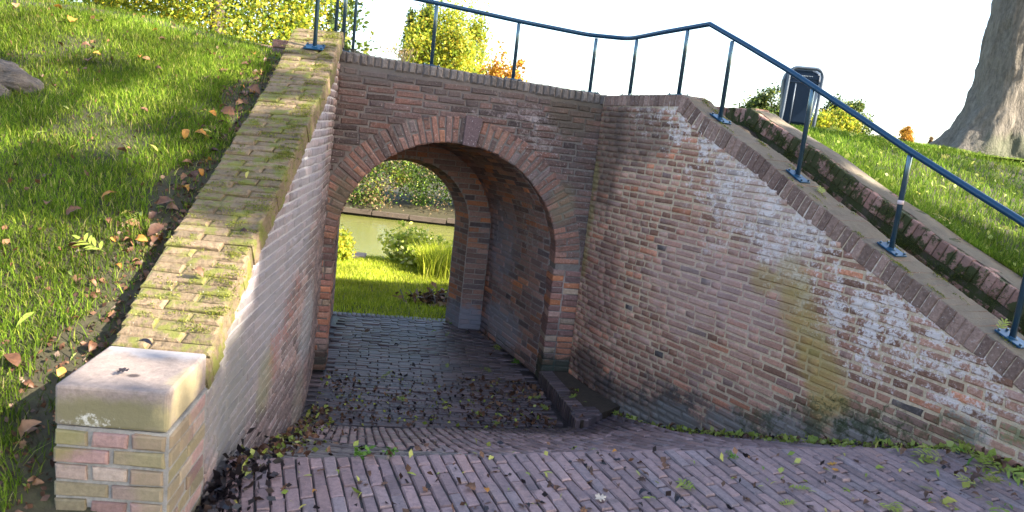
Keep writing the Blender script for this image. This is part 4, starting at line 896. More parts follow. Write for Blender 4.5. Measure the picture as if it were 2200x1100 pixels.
# fine shrub sticking up beyond the bridge parapet
q = at_y(845, 108, 18); o = empty('bare_shrub', (q[0], 18, 0), 'sparse twiggy shrub peeping over the parapet left of the lone tree', 'shrub'); C = q+rng.normal(0, 1, (220, 3))*np.array([.28, .2, .07]); leaf_mesh('foliage', C, .05, L_dry, o); mb = MB()
for i in range(0, 40): mb.tube([(q[0]+rng.normal(0, .05), 18, q[2]-1.8), C[i]], [.008, .003], 4)
mb.build('twigs', M_bark2, o)

# ------------------------------------------------------------------ grass
def blades(P, h, wd, lean, seed):
    r = np.random.default_rng(seed); n = len(P); a = r.random(n)*2*math.pi; d = np.stack([np.cos(a), np.sin(a), np.zeros(n)], 1); s = np.stack([-np.sin(a), np.cos(a), np.zeros(n)], 1)
    hh = (h*r.uniform(.45, 1.3, n))[:, None]; l = (lean*r.uniform(.2, 1.3, n))[:, None]*hh; w_ = wd*r.uniform(.6, 1.2, (n, 1)); z = np.array([[0, 0, 1.]])
    V = np.stack([P-s*w_, P+s*w_, P+d*l*.35+z*hh*.6+s*w_*.8, P+d*l*.35+z*hh*.6-s*w_*.8, P+d*l+z*hh*.95], 1).reshape(-1, 3)
    b = np.arange(n)[:, None]*5; F = np.concatenate([np.stack([b[:, 0], b[:, 0]+1, b[:, 0]+2], 1), np.stack([b[:, 0], b[:, 0]+2, b[:, 0]+3], 1), np.stack([b[:, 0]+3, b[:, 0]+2, b[:, 0]+4], 1)], 0); rn = r.random(n); return V, F, np.concatenate([rn]*3)
G_a = leafmat('grass_blades', [(0, (.06, .11, .012)), (.35, (.12, .20, .016)), (.75, (.20, .29, .025)), (.93, (.32, .35, .05)), (1, (.46, .40, .16))], .4, rough=.75, gloss=.08, vary=1.6)
G_b = leafmat('grass_blades_far', [(0, (.18, .25, .02)), (.5, (.36, .42, .03)), (.9, (.50, .50, .05)), (1, (.6, .55, .15))], .45, rough=.75, gloss=.08, vary=.8)
G_c = leafmat('grass_blades_mound', [(0, (.06, .12, .012)), (.4, (.12, .21, .018)), (.8, (.20, .30, .03)), (1, (.36, .40, .08))], .4, rough=.75, gloss=.08, vary=1.6)
def seen(P, m=420):
    q = P-CAM; z = q@fw; u = 1100+F_PX*(q@rt)/z; v = 550-F_PX*(q@up)/z; return (z > .2) & (u > -m) & (u < 2200+m) & (v > -m) & (v < 1100+m)
def sow(name, n, gen, h, wd, lean, mat, seed, patch=.45):
    r = np.random.default_rng(seed); P = gen(r, n); P = P[seen(P)]
    q = np.sin(P[:, 0]*4.1+1)*np.sin(P[:, 1]*3.7)+np.sin(P[:, 0]*9.3+P[:, 1]*2)*np.sin(P[:, 1]*8.1-P[:, 0]*3)*.7+r.normal(0, .5, len(P)); P = P[q > -patch*2]
    V, F, rn = blades(P, h, wd, lean, seed); o = tag(link(name, mesh(name, V, F, mat, rnd=rn)), kind='stuff'); return o
def g_bank(r, n):
    y = 1.3+4.2*r.random(n)**.8; u = .05+3.6*r.random(n)**1.1; P = np.empty((n, 3))
    for i in range(n):
        xi = lx(min(max(y[i], 1.95), 5.3))-.33; P[i] = (xi-u[i], y[i], zB(xi-u[i], y[i]))
    near = (u < .16+.10*np.sin(y*6)) & (r.random(n) < .85); return P[~near]
o = sow('bank_grass', 120000, g_bank, .05, .0019, 1.1, G_a, 1, .27)
sow('bank_grass', 110000, g_bank, .024, .0016, 1.3, G_a, 11, .8)
def g_bank2(r, n):
    y = 5.3+1.9*r.random(n); u = 4.5*r.random(n); return np.array([(lx(5.3)-.33-b, a, zB(lx(5.3)-.33-b, a)) for a, b in zip(y, u)])
sow('bank_grass', 16000, g_bank2, .045, .002, .8, G_a, 2, 1.)
def g_mound(r, n):
    s = -1.5+6.2*r.random(n); d = TT+.02+12*r.random(n)**2.2; out = np.empty((n, 3))
    for i in range(n): p = rw(s[i], d[i]); out[i] = (p[0], p[1], zM(p[0], p[1]))
    return out
sow('mound_grass', 130000, g_mound, .055, .0026, .9, G_c, 3, 1.2)
def g_far(r, n):
    y = 7.05+5.6*r.random(n); x = AX(y)+(r.random(n)-.5)*4.5; return np.array([(a, b, zG(a, b)) for a, b in zip(x, y)])
sow('meadow_grass', 60000, g_far, .06, .004, .7, G_b, 4, 1.2)
def g_reed(r, n):
    P = np.empty((n, 3)); 
    for i in range(n):
        q = at_y(r.uniform(905, 985), 560, 11.2+r.normal(0, .35)); P[i] = (q[0], q[1], zG(q[0], q[1]))
    return P
sow('tall_grass', 2600, g_reed, .42, .006, .5, G_b, 6, 3)

# ------------------------------------------------------------------ big trunk on the mound
tb = np.array([5.35, 9.0, 2.14]); big = empty('old_tree', tuple(tb), 'massive grey barked trunk with flaring roots at the right edge', 'tree')
lv = []
for (u, v, r_) in [(1975, 352, .74), (2008, 330, .60), (2040, 292, .48), (2070, 252, .425), (2097, 200, .385), (2113, 130, .36), (2128, 60, .35), (2142, -10, .345), (2165, -150, .33), (2200, -400, .30), (2240, -700, .26)]:
    q = at_y(u, v, 9.); lv.append((q[2]-tb[2], r_, q[0]+r_-tb[0]))
lv[0] = (-.25, 1.0, lv[0][2]+.12)
n = 40; V = []; 
for z, r_, dx in lv:
    for k in range(n):
        a = k*2*math.pi/n; fl = math.exp(-max(z, 0)/.26); rr = r_*(1+fl*(.22*math.sin(a*5+.8)+.12*math.sin(a*7+2.))+.03*math.sin(a*9+z*2)+.02*math.sin(a*4-z*3)); V.append(tb+np.array([dx+rr*math.cos(a), rr*math.sin(a)*.9, z-.0]))
Fq = [(i*n+k, i*n+(k+1) % n, (i+1)*n+(k+1) % n, (i+1)*n+k) for i in range(len(lv)-1) for k in range(n)]
o = link('trunk', mesh('trunk', V, Fq, M_bark, True), big); m_ = o.modifiers.new('s', 'SUBSURF'); m_.levels = m_.render_levels = 2
tx = bpy.data.textures.new('bark', 'CLOUDS'); tx.noise_scale = .10; m2 = o.modifiers.new('d', 'DISPLACE'); m2.texture = tx; m2.strength = .07; m2.texture_coords = 'GLOBAL'
bl = []
for (u, v, a_, b_) in [(2130, 335, .22, .07), (2150, 345, .25, .06), (2110, 325, .15, .05)]:
    q = at_y(u, v, 8.15); bl.append((q, np.array([1., 0, 0]), np.array([0, 0, 1.]), np.array([0, -1., .2]), a_, b_))
moss(big, M_moss2, bl, 9000, .015)

# ------------------------------------------------------------------ crowns overhead that shade the place (their dapple falls where the photograph has it)
def basis(v): a = np.cross(v, Z3); a /= np.linalg.norm(a); return a, np.cross(v, a)
SA, SB = basis(sun_v)
spots = []
def sp(p, r_, rb=None): p = np.asarray(p, float); spots.append((p@SA, p@SB, r_, rb or r_))
for (u, v, r_) in [(668, 262, .06), (664, 300, .075), (660, 340, .08), (656, 380, .08), (652, 420, .08), (646, 460, .07), (640, 500, .06), (575, 560, .05), (558, 600, .055), (545, 640, .05), (525, 690, .03), (600, 520, .03), (622, 680, .05), (612, 650, .045), (606, 710, .04), (470, 750, .05)]:
    sp(on_lw(u, v), r_)
for (u, v, r_) in [(610, 280, .06), (560, 330, .10), (470, 520, .16), (430, 590, .12), (330, 590, .05), (500, 450, .08), (690, 130, .06)]:
    y = {280: 3.75, 330: 3.45, 520: 2.95, 600: 2.72, 640: 2.55, 590: 2.75, 450: 3.05, 130: 4.7}[v]; sp(at_y(u, v, y), r_)
sp((-1.08, 1.97, 1.1), .02); sp((-.9, 2.02, 1.02), .04)
for (u, v, r_) in [(40, 640, .12), (110, 655, .13), (180, 640, .12), (215, 600, .08), (250, 580, .06), (60, 690, .1), (200, 285, .12), (120, 290, .1), (20, 300, .1), (10, 560, .1), (250, 270, .08), (150, 40, .2), (250, 70, .25), (350, 85, .25), (450, 110, .2), (20, 20, .2), (100, 110, .08), (520, 120, .12), (30, 750, .05), (20, 900, .06), (310, 560, .05)]:
    q = hit(u, v, zB)
    if q is not None: sp(q, r_*1.1+.05)
for (u, v, r_) in [(1850, 345, .5), (1950, 360, .4), (2050, 400, .3), (2150, 430, .3), (1900, 400, .15), (2100, 470, .2)]:
    q = hit(u, v, zM)
    if q is not None: sp(q, r_)
thin = []
for (u, v, r_, p_) in [(100, 640, .6, .9), (150, 280, .45, .75), (300, 480, .5, .5), (60, 850, .3, .45), (400, 180, .6, .7), (200, 60, .9, .95), (450, 110, .6, .9), (60, 450, .4, .4)]:
    q = hit(u, v, zB)
    if q is not None: thin.append((q@SA, q@SB, r_, p_))
for (u, v, r_, p_) in [(1850, 350, .8, .6), (2050, 400, .6, .6)]:
    q = hit(u, v, zM)
    if q is not None: thin.append((q@SA, q@SB, r_, p_))
spots_a = np.array(spots)
far_c = np.array([AX(10.), 10.6, -.2]); 
def keep(C):
    a, b = C@SA, C@SB; k = np.ones(len(C), bool)
    for (x, y, r_, rb) in spots_a: k &= ((a-x)**2+(b-y)**2) > (r_+.045)**2
    for (x, y, r_, p_) in thin: k &= ~((((a-x)**2+(b-y)**2) < r_**2) & (np.sin(a*9+b*5)+np.sin(b*11-a*4)+rng.normal(0, .5, len(C)) < (p_-.5)*4))
    g = C-sun_v[None, :]*((C[:, 2]+.2)/sun_v[2])[:, None]     # where each leaf's shade meets the far grass
    k &= ~((np.abs(g[:, 0]-(-.92-.18*(g[:, 1]-5.6))) < 4.5) & (g[:, 1] > 8.6))
    q = C-CAM; z = q@fw; u = 1100+F_PX*(q@rt)/z; v = 550-F_PX*(q@up)/z; k &= ~((z > .1) & (v > -60) & (u < 2400) & (u > -100)); return k
L_shade = leafmat('leaves_overhead', [(0, (.04, .07, .012)), (.6, (.10, .15, .02)), (1, (.3, .26, .04))], .12)
cc = np.array([-.6, 3.6, 1.3])+sun_v*10.5
C, K = blob_points(cc, (4.3, 4.6, 3.0), 52000, 420, 77, hollow=.05, low=-1, tight=.13)
sh = empty('shade_tree', (cc[0]+1, cc[1]-1, 1.), 'large leafy tree right of the view whose crown dapples the walls with shade', 'tree'); mb = MB()
mb.tube([(cc[0]+1, cc[1]-1, .6), (cc[0]+.8, cc[1]-.8, 3), tuple(cc)], [.4, .28, .12], 10); mb.build('trunk', M_bark, sh, True)
leaf_mesh('crown', C[keep(C)], .19, L_shade, sh, seed=78, aspect=.75)
C, K = blob_points((8.6, 8.4, 8.6), (3.8, 3.6, 2.8), 16000, 160, 80, hollow=.2, low=-1, tight=.13)
leaf_mesh('crown', C[keep(C)], .19, L_shade, big, seed=81)

# ------------------------------------------------------------------ litter bin
bd = 9.0; bo = np.array([3.165, bd, 2.20]); bn = empty('litter_bin', tuple(bo), 'dark blue grey litter bin in a tubular frame standing behind the mossy terrace wall', 'litter bin')
ya = R(-14); bx = np.array([math.cos(ya), math.sin(ya), 0]); by = np.array([-math.sin(ya), math.cos(ya), 0])
def B(x, y, z): return bo+bx*x+by*y+Z3*z
mb = MB(); prof = [(.14, .135, .15), (.18, .165, .19), (.66, .215, .24), (.74, .20, .23), (.80, .13, .21)]; n = 20; V = []
for z, rx, ry in prof:
    for k in range(n):
        a = k*2*math.pi/n+math.pi/n; c_, s_ = math.cos(a), math.sin(a); e_ = .35; V.append(B(-.02+rx*abs(c_)**e_*np.sign(c_), .12+ry*abs(s_)**e_*np.sign(s_), z))
Fq = [(i*n+k, i*n+(k+1) % n, (i+1)*n+(k+1) % n, (i+1)*n+k) for i in range(len(prof)-1) for k in range(n)]+[tuple(range(n))[::-1], tuple((len(prof)-1)*n+k for k in range(n))]
mb.add(V, Fq); mb.build('bin_body', M_bin, bn, bevel=.006)
fr = []
for t in np.linspace(0, 1, 9): a = math.pi*t/2; fr.append((-.175+.09*(1-math.cos(a))*1., .0, .70+.10*math.sin(a)))
fp_ = [(-.215, -.125, -.1), (-.19, -.125, .3), (-.185, -.125, .70)]+[(-.185+.085*(1-math.cos(a)), -.125, .70+.095*math.sin(a)) for a in np.linspace(.2, math.pi/2, 6)]+[(.10+.085*math.sin(a), -.125, .70+.095*math.cos(a)) for a in np.linspace(0, math.pi/2-.2, 6)]+[(.185, -.125, .70), (.18, -.125, .3), (.165, -.125, -.1)]
mb = MB(); mb.tube([B(*p) for p in fp_], .020, 12); mb.build('tube_frame', M_grey, bn, True)
mb = MB(); mb.box(B(0, -.118, .70), bx, by, Z3, .30, .012, .05); mb.box(B(0, -.12, .635), bx, by, Z3, .345, .012, .012); mb.build('top_panel', M_bin, bn)
mb = MB()
for k in range(9): mb.box(B(-.07+k*.0175, -.127, .708), bx, by, Z3, .011, .002, .010)
mb.build('faded_lettering', M_lite, bn)
mb = MB(); mb.tube([B(-.095, -.115, .12), B(-.095, -.115, .62)], .009, 8); mb.build('rib', M_grey, bn, True)
mb = MB(); mb.add([B(-.20, .02, .72), B(.17, .02, .72), B(.17, .36, .66), B(-.20, .36, .66), B(-.19, .03, .80), B(.16, .03, .80), B(.14, .30, .80), B(-.17, .30, .80)], [(4, 5, 6, 7), (0, 1, 5, 4), (1, 2, 6, 5), (2, 3, 7, 6), (3, 0, 4, 7)]); mb.build('hood', M_bin, bn, bevel=.015)

# ------------------------------------------------------------------ root, branch heap, plank, slab
rt_p = hit(30, 185, zB); ro = empty('exposed_root', tuple(rt_p), 'weathered grey brown tree root lying in the grass at the left edge', 'root'); mb = MB()
rt_p = rt_p-np.array([-.01, 0, .03]); sc = rt_p[1]/2.4
mb.tube([rt_p+np.array([-.5, .05, -.02])*sc, rt_p+np.array([-.25, .03, .035])*sc, rt_p+np.array([-.08, .0, .045])*sc, rt_p+np.array([.03, -.01, .03])*sc, rt_p+np.array([.075, .0, .0])*sc, rt_p+np.array([.09, .01, -.05])*sc], [.10*sc, .085*sc, .062*sc, .045*sc, .03*sc, .02*sc], 14)
mb.tube([rt_p+np.array([-.3, -.05, .02])*sc, rt_p+np.array([-.1, -.06, .03])*sc, rt_p+np.array([.0, -.05, -.01])*sc, rt_p+np.array([.06, -.07, -.05])*sc], [.05*sc, .035*sc, .03*sc, .015*sc], 10)
o = mb.build('root_body', M_wood, ro, True); m1 = o.modifiers.new('s', 'SUBSURF'); m1.levels = m1.render_levels = 3; tx2 = bpy.data.textures.new('root', 'CLOUDS'); tx2.noise_scale = .03; m3 = o.modifiers.new('d2', 'DISPLACE'); m3.texture = tx2; m3.strength = .025; m3.texture_coords = 'GLOBAL'; m2 = o.modifiers.new('d', 'DISPLACE'); m2.texture = tx; m2.strength = .05; m2.texture_coords = 'GLOBAL'
hp_ = hit(925, 655, zG); hb = empty('branch_heap', tuple(hp_), 'heap of dead brown branches and leaves beside the far pier', 'branches'); mb = MB()
for i in range(46):
    a = random.random()*6.28; c_ = hp_+np.array([random.gauss(.05, .13), random.gauss(0, .12), random.uniform(.01, .13)]); d_ = np.array([math.cos(a), math.sin(a), random.uniform(-.4, .6)])*random.uniform(.06, .16); mb.tube([c_-d_, c_+np.array([0, 0, .02]), c_+d_], [.008, .006, .003], 5)
mb.build('branches', M_bark2, hb)
L_brn = leafmat('leaves_brown', [(0, (.05, .025, .015)), (.4, (.13, .06, .03)), (.8, (.22, .11, .05)), (1, (.3, .18, .09))], .2)
C = hp_+rng.normal(0, 1, (420, 3))*np.array([.16, .14, .05])+np.array([.05, 0, .05]); o = leaf_mesh('dead_leaves', C, .075, L_brn, hb, seed=4); o['kind'] = 'stuff'
q0, q1 = hit(868, 563, zG), hit(915, 571, zG); mb = MB(); e = q1-q0; l_ = np.linalg.norm(e); e /= l_; mb.box((q0+q1)/2+Z3*.04, e, np.cross(Z3, e), Z3, l_, .1, .05); o = mb.build('plank', M_wood, bevel=.004); tag(o, 'short dark plank at the water edge below the leafy bush', 'plank')
q0 = hit(770, 556, zG); mb = MB(); mb.box(q0+Z3*.03, (1, .1, 0), (-.1, 1, 0), Z3, .22, .35, .1); o = mb.build('stone_slab', M_block, bevel=.01); tag(o, 'pale stone slab at the river edge left in the arch view', 'slab')

# ------------------------------------------------------------------ fallen leaves
def leaf_proto(kind, seed):
    r = random.Random(seed); V = []; F = []
    if kind == 'broad': L, W, cu, cv = .075, .046, r.uniform(.2, .9), r.uniform(-.5, .9)
    elif kind == 'narrow': L, W, cu, cv = .075, .017, r.uniform(.1, .6), r.uniform(-.2, .6)
    elif kind == 'curl': L, W, cu, cv = .07, .04, r.uniform(.9, 1.6), r.uniform(.6, 1.5)
    def one(o, ang, L, W, cu, cv, zoff=0):
        b0_ = len(V); ns = 6
        for i in range(ns+1):
            t = i/ns; w_ = W*(math.sin(math.pi*min(1, t**.85))**.75 if 0 < t < 1 else .04)*(1+.10*math.sin(i*2.7+seed)); x = L*t; z = L*.25*cu*math.sin(math.pi*t)+L*.12*cv*t*t+zoff
            for sgn in (-1, 0, 1):
                y = w_*.5*sgn; zz = z+abs(sgn)*w_*.35*cv+(.10*w_*sgn if i % 2 else 0); V.append((o[0]+x*math.cos(ang)-y*math.sin(ang), o[1]+x*math.sin(ang)+y*math.cos(ang), max(zz, .0)+.002))
        for i in range(ns):
            for k in (0, 1): a = b0_+i*3+k; F.append((a, a+3, a+4, a+1))
    if kind == 'sprig':
        for i in range(4):
            for sg_ in (-1, 1): one((.02+i*.028, 0), sg_*r.uniform(.6, .95), r.uniform(.045, .065), .014, .3, .3, .004)
        one((.12, 0), 0, .055, .015, .3, .2, .004)
        b_ = len(V); V += [(0, -.001, .004), (.13, -.0008, .006), (.13, .0008, .006), (0, .001, .004)]; F.append((b_, b_+1, b_+2, b_+3))
    elif kind == 'oak':
        n_ = 22
        V.append((.03, 0, .006))
        for i in range(n_):
            a = 2*math.pi*i/n_; rr = (.030 if i % 3 else .018)*(1+.1*r.random()); V.append((.03+rr*1.25*math.cos(a), rr*.85*math.sin(a), .004+.010*r.random()))
        F += [(0, i+1, (i+1) % n_+1) for i in range(n_)]
    else: one((-L/2, 0), 0, L, W, cu, cv)
    return V, F
LM = {'tan': leafmat('fallen_tan', [(0, (.11, .05, .025)), (.5, (.18, .085, .042)), (1, (.29, .15, .075))], .15, vary=30), 'brown': leafmat('fallen_brown', [(0, (.05, .025, .018)), (.6, (.12, .058, .032)), (1, (.19, .10, .055))], .1, vary=30),
      'orange': leafmat('fallen_orange', [(0, (.42, .17, .03)), (1, (.5, .26, .05))], .25, vary=30), 'yellow': leafmat('fallen_yellow', [(0, (.38, .34, .07)), (1, (.5, .42, .10))], .3), 'lime': leafmat('fallen_lime', [(0, (.20, .26, .04)), (.5, (.30, .34, .06)), (1, (.40, .40, .12))], .3),
      'green': leafmat('fallen_green', [(0, (.06, .14, .02)), (1, (.13, .24, .03))], .3), 'black': leafmat('fallen_wet', [(0, (.006, .005, .007)), (.7, (.016, .012, .014)), (1, (.04, .025, .02))], 0, rough=.35, gloss=.3), 'cream': leafmat('fallen_cream', [(0, (.5, .42, .33)), (1, (.55, .46, .36))], .2)}
PROT = {}
def get_proto(kind, col, k):
    key = (kind, col, k)
    if key not in PROT: V, F = leaf_proto(kind, k*7+len(kind)); PROT[key] = mesh('fallen_leaf', V, F, LM[col], True)
    return PROT[key]
def frame(n_, ang):
    n_ = n_/np.linalg.norm(n_); a = np.cross(n_, [.3, .9, .1]); a /= np.linalg.norm(a); b = np.cross(n_, a); return a*math.cos(ang)+b*math.sin(ang), -a*math.sin(ang)+b*math.cos(ang), n_
def nrm(zf, p): e = .03; g = np.array([-(zf(p[0]+e, p[1])-zf(p[0]-e, p[1]))/(2*e), -(zf(p[0], p[1]+e)-zf(p[0], p[1]-e))/(2*e), 1.]); return g/np.linalg.norm(g)
COLW = {'tan': 'tan', 'brown': 'dark brown', 'orange': 'bright orange', 'yellow': 'yellow', 'lime': 'yellow green', 'green': 'fresh green', 'black': 'black rotted', 'cream': 'cream'}
KIW = {'broad': 'broad', 'narrow': 'narrow', 'curl': 'curled', 'sprig': 'compound', 'oak': 'lobed'}
LEAVES = []
def zone(u, v):
    h = 'left edge' if u < 130 else 'far left' if u < 280 else 'left' if u < 600 else 'centre left' if u < 950 else 'centre' if u < 1300 else 'centre right' if u < 1700 else 'right' if u < 1900 else 'far right' if u < 2080 else 'right edge'
    return ('top ' if v < 220 else 'upper ' if v < 450 else 'middle ' if v < 700 else 'lower ' if v < 950 else 'bottom ')+h
def put_leaf(p, n_, kind, col, size, where, tilt=.25, ang=None, lift=.006, label=None):
    n2 = n_+rng.normal(0, tilt, 3)*np.array([1, 1, .3]); a, b, c = frame(n2, random.random()*6.28 if ang is None else ang); s = size
    M = np.array(((a[0]*s, b[0]*s, c[0]*s, p[0]), (a[1]*s, b[1]*s, c[1]*s, p[1]), (a[2]*s, b[2]*s, c[2]*s, p[2]+lift), (0, 0, 0, 1)))
    u, v, z = proj(p); LEAVES.append(((9 if label else 0)+(size/z if z > .1 and -5 < u < 2205 and -5 < v < 1105 else -1), get_proto(kind, col, random.randrange(5)), M, col, kind, where, label, u, v))
def build_leaves(limit=295):
    LEAVES.sort(key=lambda l: -l[0]); rest = {}
    for i, (sc_, me, M, col, kind, where, label, u, v) in enumerate(LEAVES):
        if i < limit and sc_ > 0:
            o = link('fallen_leaf', me, None, Matrix(M.tolist())); zn = zone(u, v); sq = (abs(np.linalg.det(M[:3, :3])))**(1/3); szw = 'large ' if sq > (1.1 if 'mound' in where else .86) else 'small ' if sq < (.95 if 'mound' in where else .6) else ''
            if label: tag(o, label, 'leaf')
            else: tag(o, f'{szw}{COLW[col]} {KIW[kind]} leaf {where}, {zn}', 'leaf', f'{szw}{COLW[col]} {KIW[kind]} leaves {where}, {zn}')
        else:
            co = np.empty(len(me.vertices)*3); me.vertices.foreach_get('co', co); R_ = rest.setdefault(col, [[], [], 0]); R_[0].append(co.reshape(-1, 3)@M[:3, :3].T+M[:3, 3]); R_[1] += [tuple(j+R_[2] for j in f.vertices) for f in me.polygons]; R_[2] += len(me.vertices)
    for col, (V, F, _) in rest.items():
        o = link('leaf_litter', mesh('leaf_litter', np.concatenate(V), F, LM[col], True)); tag(o, kind='stuff')
W1 = 'on the left bank'; placed = 0
def zBh(x, y): return zB(x, y)+.022
for (u, v, col, kd, s, lab) in [(155, 47, 'orange', 'broad', 1.3, 'bright orange leaf near the top of the left bank'), (125, 20, 'orange', 'broad', .9, 'small orange leaf close to the top left corner'), (236, 423, 'orange', 'broad', .95, 'crumpled orange yellow leaf alone in the middle of the left bank'), (35, 15, 'tan', 'broad', 1.0, None), (190, 135, 'tan', 'broad', 1.1, None), (430, 292, 'orange', 'broad', .9, 'orange leaf touching the left coping halfway up'), (400, 292, 'orange', 'curl', .9, 'curled orange leaf just left of the one touching the coping'),
                                (170, 532, 'tan', 'broad', 1.35, 'large pale tan leaf low on the left bank near the coping'), (25, 780, 'tan', 'broad', 1.0, 'flat tan leaf at the left edge beside the pier'), (195, 750, 'tan', 'curl', .7, 'tan leaf standing against the left side of the cap stone'), (70, 930, 'tan', 'curl', 1.0, 'folded tan leaf on dark soil left of the pier'), (132, 805, 'orange', 'broad', .6, 'small rusty leaf at the left edge of the cap stone'), (155, 590, 'lime', 'narrow', 1.0, None), (55, 690, 'lime', 'narrow', 1.1, None), (330, 322, 'yellow', 'narrow', .9, None), (445, 285, 'yellow', 'narrow', .8, None),
                                (355, 440, 'tan', 'broad', 1.1, None), (335, 500, 'brown', 'broad', 1.1, None), (340, 525, 'tan', 'curl', 1.0, None), (305, 520, 'orange', 'curl', .8, None), (160, 460, 'tan', 'broad', .9, None), (545, 200, 'tan', 'curl', 1.3, None), (490, 245, 'tan', 'broad', 1.2, None), (215, 50, 'brown', 'broad', 1.0, None), (15, 155, 'lime', 'broad', 1.4, 'pale green leaf resting on the exposed root'), (470, 300, 'lime', 'narrow', .8, None), (225, 545, 'lime', 'sprig', 1., 'yellow green compound leaf near the bottom of the bank'), (310, 455, 'lime', 'sprig', .9, 'yellow green compound leaf half way down beside the coping')]:
    q = hit(u, v, zBh); 
    if q is not None: put_leaf(q, nrm(zB, q), kd, col, s*1.0, W1, .3, label=lab)
for i in range(230):
    e_ = random.random() < .5; t = random.random()
    y = 1.7+3.7*random.random()**.8; xi = lx(min(max(y, 1.95), 5.3))-.34; x = xi-(abs(random.gauss(.05, .13)) if e_ else .05+2.6*random.random()**1.2); p = np.array([x, y, zBh(x, y)-(.012 if e_ else 0)])
    if not seen(p[None], 60)[0]: continue
    col, kd = random.choice([('tan', 'broad'), ('tan', 'curl'), ('brown', 'curl'), ('brown', 'broad'), ('brown', 'broad'), ('brown', 'curl'), ('tan', 'curl'), ('orange', 'curl'), ('lime', 'narrow'), ('yellow', 'narrow'), ('tan', 'oak')])
    put_leaf(p, nrm(zB, p), kd, col, random.uniform(.45, .85)*(.75 if y < 3 else 1.0), W1, .4, lift=-.004)
Fn = nF
W2 = 'on the brick paving'
for (u, v, col, kd, s, lab) in [(1010, 1053, 'tan', 'broad', .8, 'long tan leaf on the foreground paving below the crown'), (1045, 1057, 'orange', 'broad', .45, 'small orange brown leaf touching the long tan leaf'), (1197, 1053, 'tan', 'broad', .5, 'round tan leaf in the middle of the foreground paving'), (1292, 1070, 'cream', 'oak', .75, 'pale cream lobed leaf on the foreground paving'), (1485, 1060, 'lime', 'sprig', .65, 'olive compound leaf on the foreground paving right of the cream lobed leaf'), (942, 1022, 'lime', 'narrow', .45, None), (1370, 1020, 'lime', 'narrow', .45, None), (1490, 997, 'lime', 'narrow', .4, None), (1635, 1050, 'lime', 'narrow', .45, None), (1745, 1060, 'lime', 'narrow', .45, None), (650, 1093, 'yellow', 'narrow', .45, None), (506, 1083, 'yellow', 'narrow', .45, None), (790, 1045, 'tan', 'oak', .25, None), (675, 1062, 'orange', 'curl', .3, None), (1565, 970, 'green', 'sprig', .35, None), (1795, 1000, 'orange', 'oak', .5, None), (1275, 970, 'lime', 'narrow', .4, None), (1320, 975, 'orange', 'curl', .35, None), (1860, 1025, 'lime', 'narrow', .5, None), (1790, 1015, 'orange', 'oak', .45, None), (1890, 1010, 'lime', 'broad', .5, None), (1700, 1045, 'tan', 'oak', .3, None), (2040, 1085, 'yellow', 'broad', .7, None), (1880, 1085, 'lime', 'sprig', .6, None), (2000, 1085, 'orange', 'narrow', .5, None)]:
    q = hit(u, v, zF); put_leaf(q, Fn, kd, col, s, W2, .12, label=lab)
for i in range(90):
    u = random.triangular(1000, 2250, 2150) if random.random() < .65 else random.uniform(480, 2200); v = random.uniform(975, 1100); q = hit(u, v, zF)
    if q is None or q[1] > crown_line(q[0]): continue
    k = np.argmin(((RW[:, :2]-q[:2])**2).sum(1))
    kd, col = random.choice([('narrow', 'lime'), ('narrow', 'lime'), ('narrow', 'yellow'), ('curl', 'brown'), ('broad', 'tan'), ('narrow', 'green'), ('sprig', 'lime')] if u > 1500 else [('curl', 'brown'), ('oak', 'brown'), ('curl', 'black'), ('oak', 'black'), ('narrow', 'lime'), ('oak', 'tan')])
    put_leaf(q, Fn, kd, col, random.uniform(.3, .55), W2, .25)
for i in range(75):
    u = random.gauss(2110, 75); v = random.gauss(975, 45)+(2150-u)*.1; q = hit(u, v, zF)
    if q is None or q[1] > crown_line(q[0])+.01: continue
    kd, col = random.choice([('narrow', 'lime'), ('narrow', 'lime'), ('narrow', 'yellow'), ('curl', 'brown'), ('narrow', 'green'), ('sprig', 'lime'), ('sprig', 'lime')]); put_leaf(q, Fn, kd, col, random.uniform(.5, .85), W2, .35, lift=.006+.02*random.random())
def zS(x, y):                                 # height of the sloping strip, by nearest sample
    k = np.argmin((SX-x)**2+(SY-y)**2); return SZ[k]
SG = np.array([[strip(a, b) for b in np.linspace(0, 1, 40)] for a in np.linspace(0, ku[-1]-.05, 120)]).reshape(-1, 3); SX, SY, SZ = SG[:, 0], SG[:, 1], SG[:, 2]
for i in range(60):                           # leaves caught along the foot of the curved wall
    s = random.uniform(.5, 3.4); d = -abs(random.gauss(.03, .05))-.02; p = rw(s, d); z = zS(p[0], p[1]) if s < 3. else zF(p[0], p[1]); p[2] = z+.006
    kd, col = random.choice([('narrow', 'lime'), ('narrow', 'lime'), ('sprig', 'lime'), ('narrow', 'green'), ('curl', 'brown'), ('narrow', 'yellow')]); put_leaf(p, Z3, kd, col, random.uniform(.45, .8), 'at the foot of the curved wall', .5)
for i in range(55):                           # and along the foot of the left wall
    y = random.uniform(2.7, 4.6); x = lx(y)+abs(random.gauss(.03, .09))+.03; p = np.array([x, y, zS(x, y)+.006 if y < 4.36 else .006]); kd, col = random.choice([('curl', 'brown'), ('broad', 'tan'), ('narrow', 'lime'), ('broad', 'brown'), ('curl', 'tan')]); put_leaf(p, Z3, kd, col, random.uniform(.4, .85), 'at the foot of the left wall', .5)
for i in range(9): p = kt[5]+(kt[2]-kt[5])*random.uniform(0, .9)+(kt[0]-kt[5])*random.uniform(0, .35); put_leaf(p+Z3*.006, Z3, random.choice(['narrow', 'sprig', 'curl']), random.choice(['lime', 'lime', 'brown']), .6, 'on the dark corner kerb', .3)
